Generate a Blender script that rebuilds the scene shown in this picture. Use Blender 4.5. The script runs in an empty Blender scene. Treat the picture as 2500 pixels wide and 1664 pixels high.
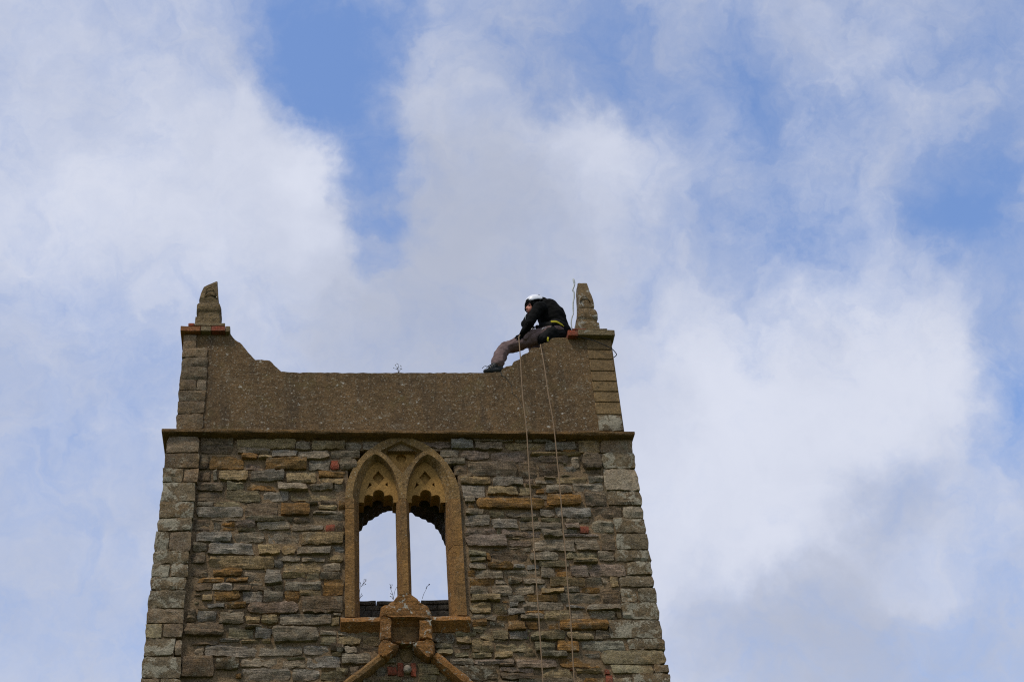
import bpy, bmesh, math, random
import numpy as np
from mathutils import Vector, Matrix, noise
from mathutils.geometry import tessellate_polygon

S = bpy.context.scene
COL = S.collection

# ------------------------------------------------------------------ camera
# solved from the photograph's vanishing points (50 mm on 36 mm film, held a little askew)
F, CX, CY = 3472.0, 1250.0, 832.0
up_c = Vector((843 - CX, -3700 - CY, F)).normalized()
xs = 0.006
k0 = (1052 - CY) - xs * (990 - CX)
aa = -(up_c[1] * k0 + up_c[2] * F) / (up_c[0] + up_c[1] * xs)
ax_c = Vector((aa, k0 + xs * aa, F)).normalized()
ay_c = ax_c.cross(up_c)
if ay_c[2] < 0: ay_c = -ay_c
R = Matrix((ax_c, ay_c, up_c))                      # camera (right, down, forward) -> world
EYE = Vector((0.0, -13.848, 1.7))
cam = bpy.data.cameras.new('camera'); cam_o = bpy.data.objects.new('camera', cam); COL.objects.link(cam_o)
cam.lens, cam.sensor_width, cam.clip_end = 50.0, 36.0, 6000
m = Matrix.Identity(4)
for i in range(3):
    m[i][0], m[i][1], m[i][2], m[i][3] = R[i][0], -R[i][1], -R[i][2], EYE[i]
cam_o.matrix_world = m
S.camera = cam_o
S.cycles.filter_width = 1.15; S.cycles.use_denoising = False

def ray(px, py): return (R @ Vector((px - CX, py - CY, F))).normalized()
def at(px, py, y=0.0):
    """the point of the vertical plane Y = y that the photograph shows at (px, py)"""
    d = R @ Vector((px - CX, py - CY, F)); t = (y - EYE[1]) / d[1]
    return EYE + t * d

# ------------------------------------------------------------------ view, sky, sun
S.view_settings.view_transform = 'Standard'; S.view_settings.look = 'None'
S.view_settings.exposure = 0.6; S.view_settings.gamma = 1.0; S.view_settings.use_curve_mapping = False
SUN_EL, SUN_AZ = math.radians(60), math.radians(222)      # azimuth clockwise from +Y
sd = Vector((math.sin(SUN_AZ) * math.cos(SUN_EL), math.cos(SUN_AZ) * math.cos(SUN_EL), math.sin(SUN_EL)))
sun = bpy.data.lights.new('sun', 'SUN'); sun.energy = 1.5; sun.angle = math.radians(10); sun.color = (1, .93, .82)
sun_o = bpy.data.objects.new('sun', sun); COL.objects.link(sun_o)
sun_o.rotation_euler = (-sd).to_track_quat('-Z', 'Y').to_euler(); sun_o.location = (-8, -12, 30)

W = bpy.data.worlds.new('World'); S.world = W; W.use_nodes = True
def world():
    nt = W.node_tree; nt.nodes.clear(); N = nt.nodes.new; L = nt.links.new
    out = N('ShaderNodeOutputWorld'); bg = N('ShaderNodeBackground'); bg.inputs['Strength'].default_value = 0.15
    L(bg.outputs[0], out.inputs[0])
    tc = N('ShaderNodeTexCoord')
    sky = N('ShaderNodeTexSky'); sky.sky_type = 'NISHITA'; sky.sun_disc = False
    sky.sun_elevation = SUN_EL; sky.sun_rotation = SUN_AZ; sky.air_density = 1.0; sky.dust_density = 0.6; sky.ozone_density = 1.6
    def nz(scale, detail, rough, vec, dist=0.0, col=False):
        n = N('ShaderNodeTexNoise'); n.inputs['Scale'].default_value = scale; n.inputs['Detail'].default_value = detail
        n.inputs['Roughness'].default_value = rough; n.inputs['Distortion'].default_value = dist
        L(vec, n.inputs['Vector']); return n.outputs[1 if col else 0]
    def mt(op, a, b=None, c=None):
        n = N('ShaderNodeMath'); n.operation = op
        for i, v in enumerate((a, b, c)):
            if v is None: continue
            if hasattr(v, 'links') or hasattr(v, 'is_linked'): L(v, n.inputs[i])
            else: n.inputs[i].default_value = v
        return n.outputs[0]
    def vm(op, a, b):
        n = N('ShaderNodeVectorMath'); n.operation = op
        for i, v in enumerate((a, b)):
            if hasattr(v, 'is_linked'): L(v, n.inputs[i])
            else: n.inputs[i].default_value = v
        return n
    d = tc.outputs['Generated']
    # clouds drift off the plain direction by a turbulent offset, so that their edges curl and fray
    w1 = vm('SUBTRACT', nz(7, 4, .55, d, 0, True), (.5, .5, .5)).outputs[0]
    w2 = vm('SUBTRACT', nz(24, 5, .6, d, 0, True), (.5, .5, .5)).outputs[0]
    s1 = N('ShaderNodeVectorMath'); s1.operation = 'SCALE'; L(w1, s1.inputs[0]); s1.inputs['Scale'].default_value = .10
    s2 = N('ShaderNodeVectorMath'); s2.operation = 'SCALE'; L(w2, s2.inputs[0]); s2.inputs['Scale'].default_value = .06
    dw = vm('ADD', vm('ADD', d, s1.outputs[0]).outputs[0], s2.outputs[0]).outputs[0]
    # banks and gaps: (x, y, radius) as the photograph's 2356-pixel wide view shows them, turned into directions; cover, brightness
    G = [(700, 10, 190, -1.0, -.1), (790, 160, 160, -1.0, -.1), (700, 190, 100, -.3, 0), (830, 320, 110, -.75, -.1), (862, 430, 95, -.8, -.1), (875, 530, 80, -.75, -.05), (860, 600, 50, -.5, 0),
         (960, 330, 70, -.3, 0), (1010, 30, 110, -.45, 0), (920, 20, 90, -.4, 0),
         (1300, 40, 200, -.32, -.1), (1450, 150, 160, -.36, -.1), (1330, 200, 120, -.36, -.1), (1180, 60, 130, -.3, -.1), (1500, 270, 100, -.38, 0), (1400, 20, 150, -.15, 0), (1250, 250, 90, -.25, 0), (1590, 190, 80, -.25, 0),
         (1750, 130, 130, -.5, -.1), (1740, 260, 100, -.42, 0), (1700, 30, 120, -.15, 0), (1830, 320, 150, -.25, 0),
         (1900, 250, 400, -.26, .05), (1500, 60, 300, -.06, 0), (1950, 480, 260, -.16, .1), (2000, 300, 160, .12, .05), (2080, 120, 130, .1, .0), (1620, 320, 130, .12, 0), (1560, 60, 90, .1, 0),
         (2320, 30, 170, -.6, -.1), (2250, 200, 130, -.3, -.1), (2230, 430, 140, -.9, -.1), (2310, 560, 120, -.55, 0), (2190, 520, 90, -.3, 0), (2340, 720, 120, -.6, 0), (2100, 620, 150, -.3, 0),
         (2350, 980, 130, -.9, 0), (2356, 850, 110, -.7, 0), (2110, 50, 120, -.2, 0),
         (1770, 560, 150, -.34, 0), (1745, 745, 75, -.5, 0), (1480, 620, 100, -.35, 0), (1310, 440, 80, -.35, 0), (1850, 600, 110, -.34, 0), (1500, 730, 80, -.25, 0), (1650, 480, 110, -.2, 0), (1290, 640, 90, -.12, 0),
         (250, 60, 260, .05, .22), (420, 420, 250, .15, .15), (540, 500, 280, .25, .35), (740, 340, 100, .5, .45), (740, 460, 110, .5, .35), (620, 150, 90, .2, .0), (530, 40, 90, .15, .1), (740, 560, 110, .3, .2), (640, 300, 120, .3, .15),
         (1060, 130, 110, .2, .0), (970, 220, 90, .12, -.05), (1030, 330, 120, .1, -.05), (1390, 390, 140, .45, .3), (1340, 330, 90, .35, .2), (1010, 560, 330, .14, -.16), (980, 770, 330, .14, -.24), (1120, 480, 200, .15, -.14), (930, 1250, 260, .15, -.3),
         (150, 380, 220, -.06, .12), (90, 520, 160, .2, .2), (300, 800, 330, -.05, .12), (100, 1050, 280, -.2, .02), (330, 250, 140, -.16, .0), (200, 1450, 300, -.06, .06), (60, 520, 200, .0, .22), (40, 200, 160, -.12, .05), (130, 700, 200, -.1, .1),
         (1750, 1000, 420, .35, .38), (1620, 1180, 300, .25, .3), (2000, 860, 280, .22, .3), (2060, 760, 200, .15, .2), (1820, 1290, 150, .15, .28), (2180, 1000, 200, .1, .15), (1650, 850, 200, .1, .2),
         (2000, 1450, 330, .0, -.24), (1800, 1460, 200, 0, -.2), (1930, 1380, 130, 0, -.2), (2260, 1540, 220, -.3, -.15), (2230, 1260, 170, .15, .3), (2080, 1290, 90, .15, .3), (1540, 930, 100, .1, -.2), (2130, 1130, 150, -.3, -.3), (1680, 1420, 150, .0, -.3), (1770, 1310, 70, .1, .3), (2000, 1180, 120, -.1, -.25), (1640, 800, 120, .1, .15)]
    cov = None; bri = None
    for (x, y, r, a, b) in G:
        c = ray(x * 2500 / 2356, y * 2500 / 2356)
        ds = vm('DISTANCE', dw, tuple(c)).outputs['Value']
        for amp, which in ((a, 0), (b, 1)):
            if amp == 0: continue
            n = N('ShaderNodeMapRange'); n.interpolation_type = 'SMOOTHERSTEP'
            n.inputs['From Min'].default_value = r * 1.75 / 3272; n.inputs['From Max'].default_value = 0
            n.inputs['To Min'].default_value = 0; n.inputs['To Max'].default_value = amp * (.62 if which == 0 else .9)
            L(ds, n.inputs['Value'])
            if which == 0: cov = n.outputs[0] if cov is None else mt('ADD', cov, n.outputs[0])
            else: bri = n.outputs[0] if bri is None else mt('ADD', bri, n.outputs[0])
    f1 = nz(11, 8, .60, d, .5); f2 = nz(24, 8, .62, dw, .8); f3 = nz(5, 5, .5, d, .3); f4 = nz(17, 8, .6, dw, .4)
    c = mt('ADD', cov, .67)
    c = mt('ADD', c, mt('MULTIPLY', mt('SUBTRACT', f1, .5), .85))
    c = mt('ADD', c, mt('MULTIPLY', mt('SUBTRACT', f2, .5), .9))
    mr = N('ShaderNodeMapRange'); mr.interpolation_type = 'SMOOTHSTEP'; L(c, mr.inputs['Value'])
    mr.inputs['From Min'].default_value = -.30; mr.inputs['From Max'].default_value = 1.05
    b = mt('ADD', bri, .31)
    b = mt('ADD', b, mt('MULTIPLY', mt('SUBTRACT', f4, .5), .65))
    b = mt('ADD', b, mt('MULTIPLY', mt('SUBTRACT', f3, .5), .5))
    br = N('ShaderNodeMapRange'); br.interpolation_type = 'SMOOTHSTEP'; L(b, br.inputs['Value']); br.inputs['From Min'].default_value = -.3; br.inputs['From Max'].default_value = 1.25
    cr = N('ShaderNodeValToRGB'); L(br.outputs[0], cr.inputs[0])
    cr.color_ramp.elements[0].color = (1.95, 2.13, 2.66, 1); cr.color_ramp.elements[1].color = (3.12, 3.28, 3.8, 1)
    e = cr.color_ramp.elements.new(.5); e.color = (2.5, 2.7, 3.3, 1)
    mx = N('ShaderNodeMix'); mx.data_type = 'RGBA'
    tint = N('ShaderNodeMix'); tint.data_type = 'RGBA'; tint.blend_type = 'MULTIPLY'; tint.inputs[0].default_value = 1
    L(sky.outputs[0], tint.inputs[6]); tint.inputs[7].default_value = SKYTINT
    L(mr.outputs[0], mx.inputs[0]); L(tint.outputs[2], mx.inputs[6]); L(cr.outputs[0], mx.inputs[7])
    L(mx.outputs[2], bg.inputs[0])
SKYTINT = (.86, .91, 1.02, 1)
world()

# ------------------------------------------------------------------ materials
def mat_base(name, rough=.95):
    m = bpy.data.materials.new(name); m.use_nodes = True; nt = m.node_tree
    b = nt.nodes['Principled BSDF']; b.inputs['Roughness'].default_value = rough
    b.inputs['Specular IOR Level'].default_value = .25
    return m, nt, b
class NB:
    def __init__(s, nt): s.nt = nt
    def n(s, t): return s.nt.nodes.new(t)
    def link(s, a, b): s.nt.links.new(a, b)
    def noise(s, vec, scale, detail=6, rough=.6, dist=0):
        n = s.n('ShaderNodeTexNoise'); n.inputs['Scale'].default_value = scale; n.inputs['Detail'].default_value = detail
        n.inputs['Roughness'].default_value = rough; n.inputs['Distortion'].default_value = dist
        s.link(vec, n.inputs['Vector']); return n.outputs[0]
    def voro(s, vec, scale, out='Distance', rnd=1):
        n = s.n('ShaderNodeTexVoronoi'); n.inputs['Scale'].default_value = scale; n.inputs['Randomness'].default_value = rnd
        s.link(vec, n.inputs['Vector']); return n.outputs[out]
    def rng(s, v, a, b, c=0, d=1):
        n = s.n('ShaderNodeMapRange'); s.link(v, n.inputs['Value'])
        for k, x in zip(('From Min', 'From Max', 'To Min', 'To Max'), (a, b, c, d)): n.inputs[k].default_value = x
        return n.outputs[0]
    def math(s, op, a, b):
        n = s.n('ShaderNodeMath'); n.operation = op
        for i, v in enumerate((a, b)):
            if hasattr(v, 'is_linked'): s.link(v, n.inputs[i])
            else: n.inputs[i].default_value = v
        return n.outputs[0]
    def mix(s, f, a, b, mode='MIX'):
        n = s.n('ShaderNodeMix'); n.data_type = 'RGBA'; n.blend_type = mode
        for k, v in ((0, f), (6, a), (7, b)):
            if hasattr(v, 'is_linked'): s.link(v, n.inputs[k])
            else: n.inputs[k].default_value = v if k == 0 else tuple(v) + (1,) if len(v) == 3 else v
        return n.outputs[2]
    def scale(s, vec, sc):
        n = s.n('ShaderNodeMapping'); s.link(vec, n.inputs[0]); n.inputs['Scale'].default_value = sc; return n.outputs[0]
    def bump(s, h, strength, dist, prev=None):
        n = s.n('ShaderNodeBump'); n.inputs['Strength'].default_value = strength; n.inputs['Distance'].default_value = dist
        s.link(h, n.inputs['Height'])
        if prev is not None: s.link(prev, n.inputs['Normal'])
        return n.outputs[0]

def rock(name, c1, c2, attr=False, lam=0, grain=(.75, 1.25), speck=(.4, .36, .28), speck_amt=.0, speck_scale=90,
         lichen=(.44, .39, .28), lichen_scale=7, lichen_amt=.0, spots=0.0, spot_scale=9, bump=.5, moss=None, patch=2.2, runs=0):
    m, nt, b = mat_base(name); q = NB(nt)
    g = q.n('ShaderNodeNewGeometry'); pos = g.outputs['Position']
    vec = pos
    if attr:
        oi = q.n('ShaderNodeObjectInfo'); v = q.n('ShaderNodeVectorMath'); v.operation = 'MULTIPLY_ADD'
        q.link(oi.outputs['Random'], v.inputs[0]); v.inputs[1].default_value = (37, 91, 53); q.link(pos, v.inputs[2]); vec = v.outputs[0]
        at_ = q.n('ShaderNodeVertexColor'); at_.layer_name = 'stone_colour'; base = at_.outputs[0]; alpha = at_.outputs[1]
        sh = q.noise(vec, 5, 4, .5)
        base = q.mix(q.rng(sh, .35, .75, 0, .5), base, (.25, .175, .085))
        # rust and earth that have washed across neighbouring stones
        base = q.mix(q.rng(q.noise(pos, 2.3, 8, .7, .4), .48, .68, 0, .5), base, (.225, .115, .032))
        base = q.mix(q.rng(q.noise(q.scale(pos, (3.1, 3.1, 1.7)), 1.9, 8, .7, .4), .54, .70, 0, .5), base, (.15, .112, .070))
        base = q.mix(q.rng(q.noise(pos, 7.5, 7, .75), .54, .64, 0, .6), base, (.34, .29, .20))
    else:
        c1, c2 = ((c[0], c[1] * .91, c[2] * .74) for c in (c1, c2))
        base = q.mix(q.rng(q.noise(vec, patch, 6, .62, .3), .34, .66), c1, c2); alpha = None
    n1 = q.noise(vec, 12, 9, .72)
    base = q.mix(1.0, base, q.mix(q.rng(n1, .3, .7), (grain[0],) * 3, (grain[1],) * 3), 'MULTIPLY')
    n2 = q.noise(vec, 48, 6, .75)
    base = q.mix(1.0, base, q.mix(q.rng(n2, .3, .7), (.58,) * 3, (1.42,) * 3), 'MULTIPLY')
    lv = None
    if lam:
        lv = q.noise(q.scale(vec, (2.6, 2.6, 26)), 1.6, 6, .7, .8)
        base = q.mix(1.0, base, q.mix(q.rng(lv, .3, .7), (.46,) * 3, (1.45,) * 3), 'MULTIPLY')
    if runs:                                             # dirt that rain has drawn down the face
        base = q.mix(q.rng(q.noise(q.scale(vec, (5.5, 5.5, .55)), 1.5, 7, .65, .3), .48, .68, 0, runs), base, (.055, .042, .028))
        base = q.mix(q.rng(q.noise(vec, 4.2, 8, .72, .5), .56, .66, 0, runs * .8), base, (.255, .205, .135))
    if moss:
        base = q.mix(q.rng(q.noise(vec, 3.1, 7, .7), .54, .70, 0, .8), base, moss)
    if spots:
        w = q.n('ShaderNodeVectorMath'); w.operation = 'MULTIPLY_ADD'
        nn = q.n('ShaderNodeTexNoise'); nn.inputs['Scale'].default_value = 22; q.link(vec, nn.inputs['Vector'])
        q.link(nn.outputs[1], w.inputs[0]); w.inputs[1].default_value = (.06,) * 3; q.link(vec, w.inputs[2])
        for sc, th, k in ((spot_scale, .17, 1.0), (spot_scale * 2.3, .2, .85), (spot_scale * 5, .26, .6)):
            dd = q.voro(w.outputs[0], sc); rc = q.voro(w.outputs[0], sc, 'Color')
            sep = q.n('ShaderNodeSeparateColor'); q.link(rc, sep.inputs[0])
            lim = q.rng(sep.outputs[0], .45, 1, 0, th)
            dl = q.math('SUBTRACT', lim, dd)
            base = q.mix(q.math('MULTIPLY', q.rng(dl, 0, .05), spots * k), base, lichen)
    if speck_amt:
        sp = q.noise(vec, speck_scale, 2, .5)
        base = q.mix(q.rng(sp, .60, .68, 0, speck_amt), base, speck)
    if lichen_amt or attr:
        ln = q.math('ADD', q.noise(vec, lichen_scale, 9, .68, .6), q.rng(n2, 0, 1, -.16, .16))
        if alpha is not None:
            lo = q.rng(alpha, 0, 1, .86, .42)
            f = q.math('MULTIPLY', q.rng(q.math('SUBTRACT', ln, lo), 0, .045), .85)
        else:
            f = q.rng(ln, .68 - .25 * lichen_amt, .72 - .25 * lichen_amt, 0, .85)
        base = q.mix(f, base, q.mix(q.rng(n2, .3, .7), tuple(.55 * x for x in lichen), tuple(1.12 * x for x in lichen)))
    q.link(base, b.inputs['Base Color'])
    nb = q.bump(n1, bump, .05)
    nb = q.bump(q.noise(vec, 34, 7, .75), bump, .02, nb)
    if lv is not None: nb = q.bump(lv, bump, .045, nb)
    q.link(nb, b.inputs['Normal'])
    return m

M_STONE = rock('rubble_stone', (0, 0, 0), (0, 0, 0), attr=True, lam=1, bump=.95, grain=(.62, 1.3), speck_amt=.25, speck=(.42, .40, .34), lichen_scale=9)
M_QUOIN = rock('quoin_stone', (0, 0, 0), (0, 0, 0), attr=True, lam=0, bump=.8, grain=(.62, 1.3), speck_amt=.35, speck=(.42, .40, .34), lichen_scale=5.5)
M_MORTAR = rock('earthy_mortar', (.34, .25, .165), (.20, .15, .10), bump=1.0, grain=(.6, 1.3), speck_amt=.3, moss=(.14, .125, .08))
M_RENDER = rock('roughcast_render', (.185, .123, .066), (.118, .080, .044), bump=.7, grain=(.62, 1.3), speck_amt=.6, speck=(.36, .31, .22), speck_scale=38, spots=.95, spot_scale=5.0, lichen=(.46, .42, .34), patch=1.3, moss=(.145, .105, .038), runs=.55)
M_HAM = rock('orange_freestone', (.30, .165, .056), (.20, .125, .056), runs=.35, bump=.7, grain=(.58, 1.32), speck_amt=.3, speck=(.42, .32, .19), spots=.35, spot_scale=8, lichen=(.44, .42, .34))
M_HAMTOP = rock('buff_freestone', (.29, .19, .082), (.21, .14, .066), runs=.35, bump=.6, grain=(.6, 1.3), speck_amt=.7, speck=(.40, .32, .20), speck_scale=42)
M_HAMPANEL = rock('golden_freestone', (.34, .205, .068), (.29, .185, .075), bump=.25, grain=(.85, 1.12))
M_HAMLICH = rock('lichened_freestone', (.36, .175, .050), (.22, .118, .046), bump=.9, grain=(.62, 1.35), speck_amt=.25, lichen_amt=.40, lichen=(.5, .49, .40), lichen_scale=9, spots=.8, spot_scale=7)
M_STRING = rock('mossy_string_stone', (.21, .12, .042), (.13, .085, .04), bump=.8, grain=(.6, 1.3), speck_amt=.3, lichen_amt=.12, lichen=(.36, .34, .28), lichen_scale=8)
M_ASHLAR = rock('brown_ashlar', (.205, .143, .078), (.155, .108, .058), bump=.35, grain=(.8, 1.18), speck_amt=.2, patch=3)
M_ASHLAR2 = rock('yellow_ashlar', (.225, .155, .078), (.165, .12, .066), bump=.45, grain=(.7, 1.25), speck_amt=.25, patch=4)
M_PINN = rock('weathered_pinnacle_stone', (.22, .165, .09), (.14, .105, .06), bump=.9, grain=(.55, 1.35), speck_amt=.4, lichen_amt=.18, lichen=(.4, .37, .3), spots=.3, spot_scale=10)
M_PINNL = rock('lichened_pinnacle_stone', (.215, .16, .09), (.16, .11, .058), bump=.9, grain=(.6, 1.3), speck_amt=.4, lichen_amt=.52, lichen=(.46, .44, .36), lichen_scale=11, spots=.5, spot_scale=10)
M_SLAB = rock('coping_slab_stone', (.23, .19, .13), (.19, .15, .085), bump=.7, grain=(.65, 1.25), speck_amt=.4, lichen_amt=.1, lichen=(.38, .37, .3))
M_BRICK = rock('old_red_brick', (.30, .072, .042), (.17, .075, .05), bump=.6, grain=(.7, 1.25), speck_amt=.3, patch=9)
M_BRICKO = rock('orange_brick', (.30, .12, .055), (.25, .13, .065), bump=.6, grain=(.7, 1.25), speck_amt=.3, patch=9)
M_DARK = rock('shade_dark_rubble', (.150, .138, .125), (.085, .080, .074), bump=1, grain=(.6, 1.4), speck_amt=.3, speck=(.2, .19, .17), lichen_amt=.1, lichen=(.22, .22, .2))  # rubble inside the window: its shade is put into a darker stone colour
M_BALL = rock('grey_cobble', (.30, .27, .24), (.24, .21, .19), bump=.4)
def plain(name, c, rough=.8, metal=0.0, var=.25, sc=30, bump=0.0):
    m, nt, b = mat_base(name, rough); q = NB(nt); b.inputs['Metallic'].default_value = metal
    if max(c) < .02 and rough > .7: b.inputs['Specular IOR Level'].default_value = .08
    g = q.n('ShaderNodeNewGeometry')
    nn = q.noise(g.outputs['Position'], sc, 5, .6)
    q.link(q.mix(q.rng(nn, .3, .7), tuple(x * (1 - var) for x in c), tuple(x * (1 + var) for x in c)), b.inputs['Base Color'])
    if bump: q.link(q.bump(nn, bump, .02), b.inputs['Normal'])
    return m
M_BLACK = plain('black_fleece', (.0045, .0045, .004), .9, 0, .3, 25, .4)
M_TROUSER = plain('taupe_work_cloth', (.145, .096, .088), .9, 0, .22, 18, .5)
M_BOOT = plain('dark_boot_leather', (.022, .023, .022), .6)
M_WEB = plain('black_webbing', (.007, .007, .007), .75)
M_YELLOW = plain('yellow_webbing', (.50, .42, .02), .7, 0, .12)
M_METAL = plain('bare_alloy', (.55, .55, .55), .35, .9, .1)
M_HELM = plain('white_helmet_shell', (.78, .79, .83), .3, 0, .03)
M_VENT = plain('black_plastic', (.012, .012, .013), .5)
M_SKIN = plain('flushed_skin', (.52, .20, .13), .55, 0, .12)
M_EYE = plain('dark_eye', (.03, .02, .018), .3)
M_ROPE = plain('tan_rope', (.23, .155, .09), .85, 0, .3, 160)
M_ROD = plain('weathered_lead_strip', (.5, .52, .50), .6, .1, .2)
M_CABLE = plain('black_cable', (.012, .012, .012), .6)
M_TWIG = plain('dry_stem', (.055, .035, .022), .9)
M_LEAF = plain('dull_leaf', (.06, .07, .025), .8)
M_SEED = plain('grass_seed_head', (.22, .16, .09), .9)
def grass_mat():
    m, nt, b = mat_base('meadow_grass'); q = NB(nt); g = q.n('ShaderNodeNewGeometry')
    a = q.noise(g.outputs['Position'], .6, 8, .65); c = q.noise(g.outputs['Position'], 9, 4, .6)
    base = q.mix(q.rng(a, .35, .65), (.055, .085, .022), (.10, .105, .035))
    q.link(q.mix(q.rng(c, .3, .7, 0, .5), base, (.045, .06, .018)), b.inputs['Base Color']); return m
M_GRASS = grass_mat()

# ------------------------------------------------------------------ object helpers
def tag(o, label=None, cat=None, group=None, kind=None):
    for k, v in (('label', label), ('category', cat), ('group', group), ('kind', kind)):
        if v: o[k] = v
    return o
def empty(name, loc, label, cat, group=None):
    o = bpy.data.objects.new(name, None); COL.objects.link(o); o.location = loc; o.empty_display_size = .2
    return tag(o, label, cat, group)
def setparent(o, p):
    if p is not None:
        o.parent = p; o.matrix_parent_inverse = world_of(p).inverted()
def world_of(o):
    mt = Matrix.LocRotScale(o.location, o.rotation_euler, o.scale)
    return mt if o.parent is None else world_of(o.parent) @ o.matrix_parent_inverse @ mt
def build(name, bm, mat, parent=None, smooth=True, angle=None, kind=None, label=None, recalc=True):
    if recalc: bmesh.ops.recalc_face_normals(bm, faces=bm.faces)
    me = bpy.data.meshes.new(name)
    if smooth:
        for f in bm.faces: f.smooth = True
        if angle is not None:
            for e in bm.edges:
                if len(e.link_faces) == 2 and e.calc_face_angle(0) > angle: e.smooth = False
    bm.to_mesh(me); bm.free()
    for mm in (mat if isinstance(mat, (list, tuple)) else [mat]): me.materials.append(mm)
    o = bpy.data.objects.new(name, me); COL.objects.link(o); setparent(o, parent)
    if kind: o['kind'] = kind
    if label: o['label'] = label
    return o
def box(bm, x0, x1, y0, y1, z0, z1):
    vs = [bm.verts.new(p) for p in ((x0, y0, z0), (x1, y0, z0), (x1, y1, z0), (x0, y1, z0), (x0, y0, z1), (x1, y0, z1), (x1, y1, z1), (x0, y1, z1))]
    for f in ((0, 1, 5, 4), (1, 2, 6, 5), (2, 3, 7, 6), (3, 0, 4, 7), (4, 5, 6, 7), (3, 2, 1, 0)): bm.faces.new([vs[i] for i in f])
def plate(bm, outer, holes, y0, y1, outer1=None, holes1=None):
    """slab with holes standing in the XZ plane, front at y0 and back at y1 (outlines may differ front to back: chamfers)"""
    outer1 = outer1 or outer; holes1 = holes1 or holes
    loops0 = [outer] + list(holes); loops1 = [outer1] + list(holes1)
    V0 = [[bm.verts.new((p[0], y0, p[1])) for p in l] for l in loops0]
    V1 = [[bm.verts.new((p[0], y1, p[1])) for p in l] for l in loops1]
    for loops, V in ((loops0, V0), (loops1, V1)):
        flat = [v for l in V for v in l]
        for t in tessellate_polygon([[Vector((p[0], p[1], 0)) for p in l] for l in loops]):
            try: bm.faces.new([flat[i] for i in t])
            except ValueError: pass
    for a, b in zip(V0, V1):
        n = len(a)
        for i in range(n): bm.faces.new((a[i], a[(i + 1) % n], b[(i + 1) % n], b[i]))
def roughen(bm, amt, freq, seed=0, yk=1.0):
    for v in bm.verts:
        n = noise.noise_vector(v.co * freq + Vector((seed * 3.1, seed * 7.7, seed * 1.3)))
        v.co += Vector((n[0] * amt, n[1] * amt * yk, n[2] * amt))
def slabrock(bm, x0, x1, y0, y1, z0, z1, seg=.06, amt=.006, seed=0, bev=.006):
    """a squared stone with worn arrises and an uneven face"""
    b2 = bmesh.new(); box(b2, x0, x1, y0, y1, z0, z1)
    bmesh.ops.bevel(b2, geom=b2.edges[:], offset=bev, segments=1, affect='EDGES')
    for ax, (a, b) in enumerate(((x0, x1), (y0, y1), (z0, z1))):
        k = min(10, int((b - a) / seg))
        for i in range(1, k + 1):
            co = Vector((0, 0, 0)); co[ax] = a + (b - a) * i / (k + 1); no = Vector((0, 0, 0)); no[ax] = 1
            bmesh.ops.bisect_plane(b2, geom=b2.verts[:] + b2.edges[:] + b2.faces[:], plane_co=co, plane_no=no)
    roughen(b2, amt, 9, seed); merge(bm, b2)
def merge(bm, b2):
    me = bpy.data.meshes.new('t'); b2.to_mesh(me); b2.free(); bm.from_mesh(me); bpy.data.meshes.remove(me)
def tube(bm, pts, r, n=8, cap=True):
    """a tube along points; r a number or one radius per point"""
    pts = [Vector(p) for p in pts]; rr = r if isinstance(r, (list, tuple)) else [r] * len(pts)
    rings = []; prev = None
    for i, p in enumerate(pts):
        t = (pts[min(i + 1, len(pts) - 1)] - pts[max(i - 1, 0)]).normalized()
        if prev is None:
            a = t.orthogonal().normalized()
        else:
            a = (prev - t * prev.dot(t)).normalized()
        prev = a; b = t.cross(a)
        rings.append([bm.verts.new(p + (a * math.cos(k * 2 * math.pi / n) + b * math.sin(k * 2 * math.pi / n)) * rr[i]) for k in range(n)])
    for A, B in zip(rings, rings[1:]):
        for k in range(n): bm.faces.new((A[k], A[(k + 1) % n], B[(k + 1) % n], B[k]))
    if cap:
        bm.faces.new(rings[0][::-1]); bm.faces.new(rings[-1])
def spline(pts, k=6):
    pts = [Vector(p) for p in pts]; out = []
    for i in range(len(pts) - 1):
        p0, p1, p2, p3 = pts[max(i - 1, 0)], pts[i], pts[i + 1], pts[min(i + 2, len(pts) - 1)]
        for j in range(k):
            t = j / k
            out.append(.5 * ((2 * p1) + (p2 - p0) * t + (2 * p0 - 5 * p1 + 4 * p2 - p3) * t * t + (3 * p1 - p0 - 3 * p2 + p3) * t ** 3))
    return out + [pts[-1]]

# ------------------------------------------------------------------ ground
bm = bmesh.new()
bmesh.ops.create_grid(bm, x_segments=40, y_segments=40, size=1500)
for v in bm.verts:
    d = math.hypot(v.co.x, v.co.y)
    v.co.z = -.00002 * max(0, d - 60) ** 1.6
tag(build('ground', bm, M_GRASS), 'green meadow grass at the foot of the tower', None, None, 'structure')

# ------------------------------------------------------------------ the tower
TOW = empty('church_tower', (1.0, 2.6, 0), 'ruined grey and orange rubble church tower with a twin-light window and two broken pinnacles', 'church tower')
XL, XR, DEP = -1.66, 3.66, 5.3                      # core faces; the stones stand proud of them
ZS = at(990, 1050, -.12).z                          # top of the string course lip
HX0, HX1 = at(850, 1350).x, at(1128, 1350).x        # hole for the window
HZ0, HZ1 = at(990, 1512).z, at(985, 1100).z
core = bmesh.new()
box(core, XL, HX0, .0, .72, 0, ZS - .03); box(core, HX1, XR, .0, .72, 0, ZS - .03)
box(core, HX0, HX1, .0, .72, 0, HZ0); box(core, HX0, HX1, .0, .72, HZ1, ZS - .03)
box(core, XL, XL + .7, .72, DEP - .7, 0, ZS - .03); box(core, XR - .7, XR, .72, DEP - .7, 0, ZS - .03)
box(core, XL, XR, DEP - .7, DEP, 0, 10.4)
for s in range(2):
    pass
WALL = build('wall', core, M_MORTAR, TOW, smooth=False)

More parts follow.
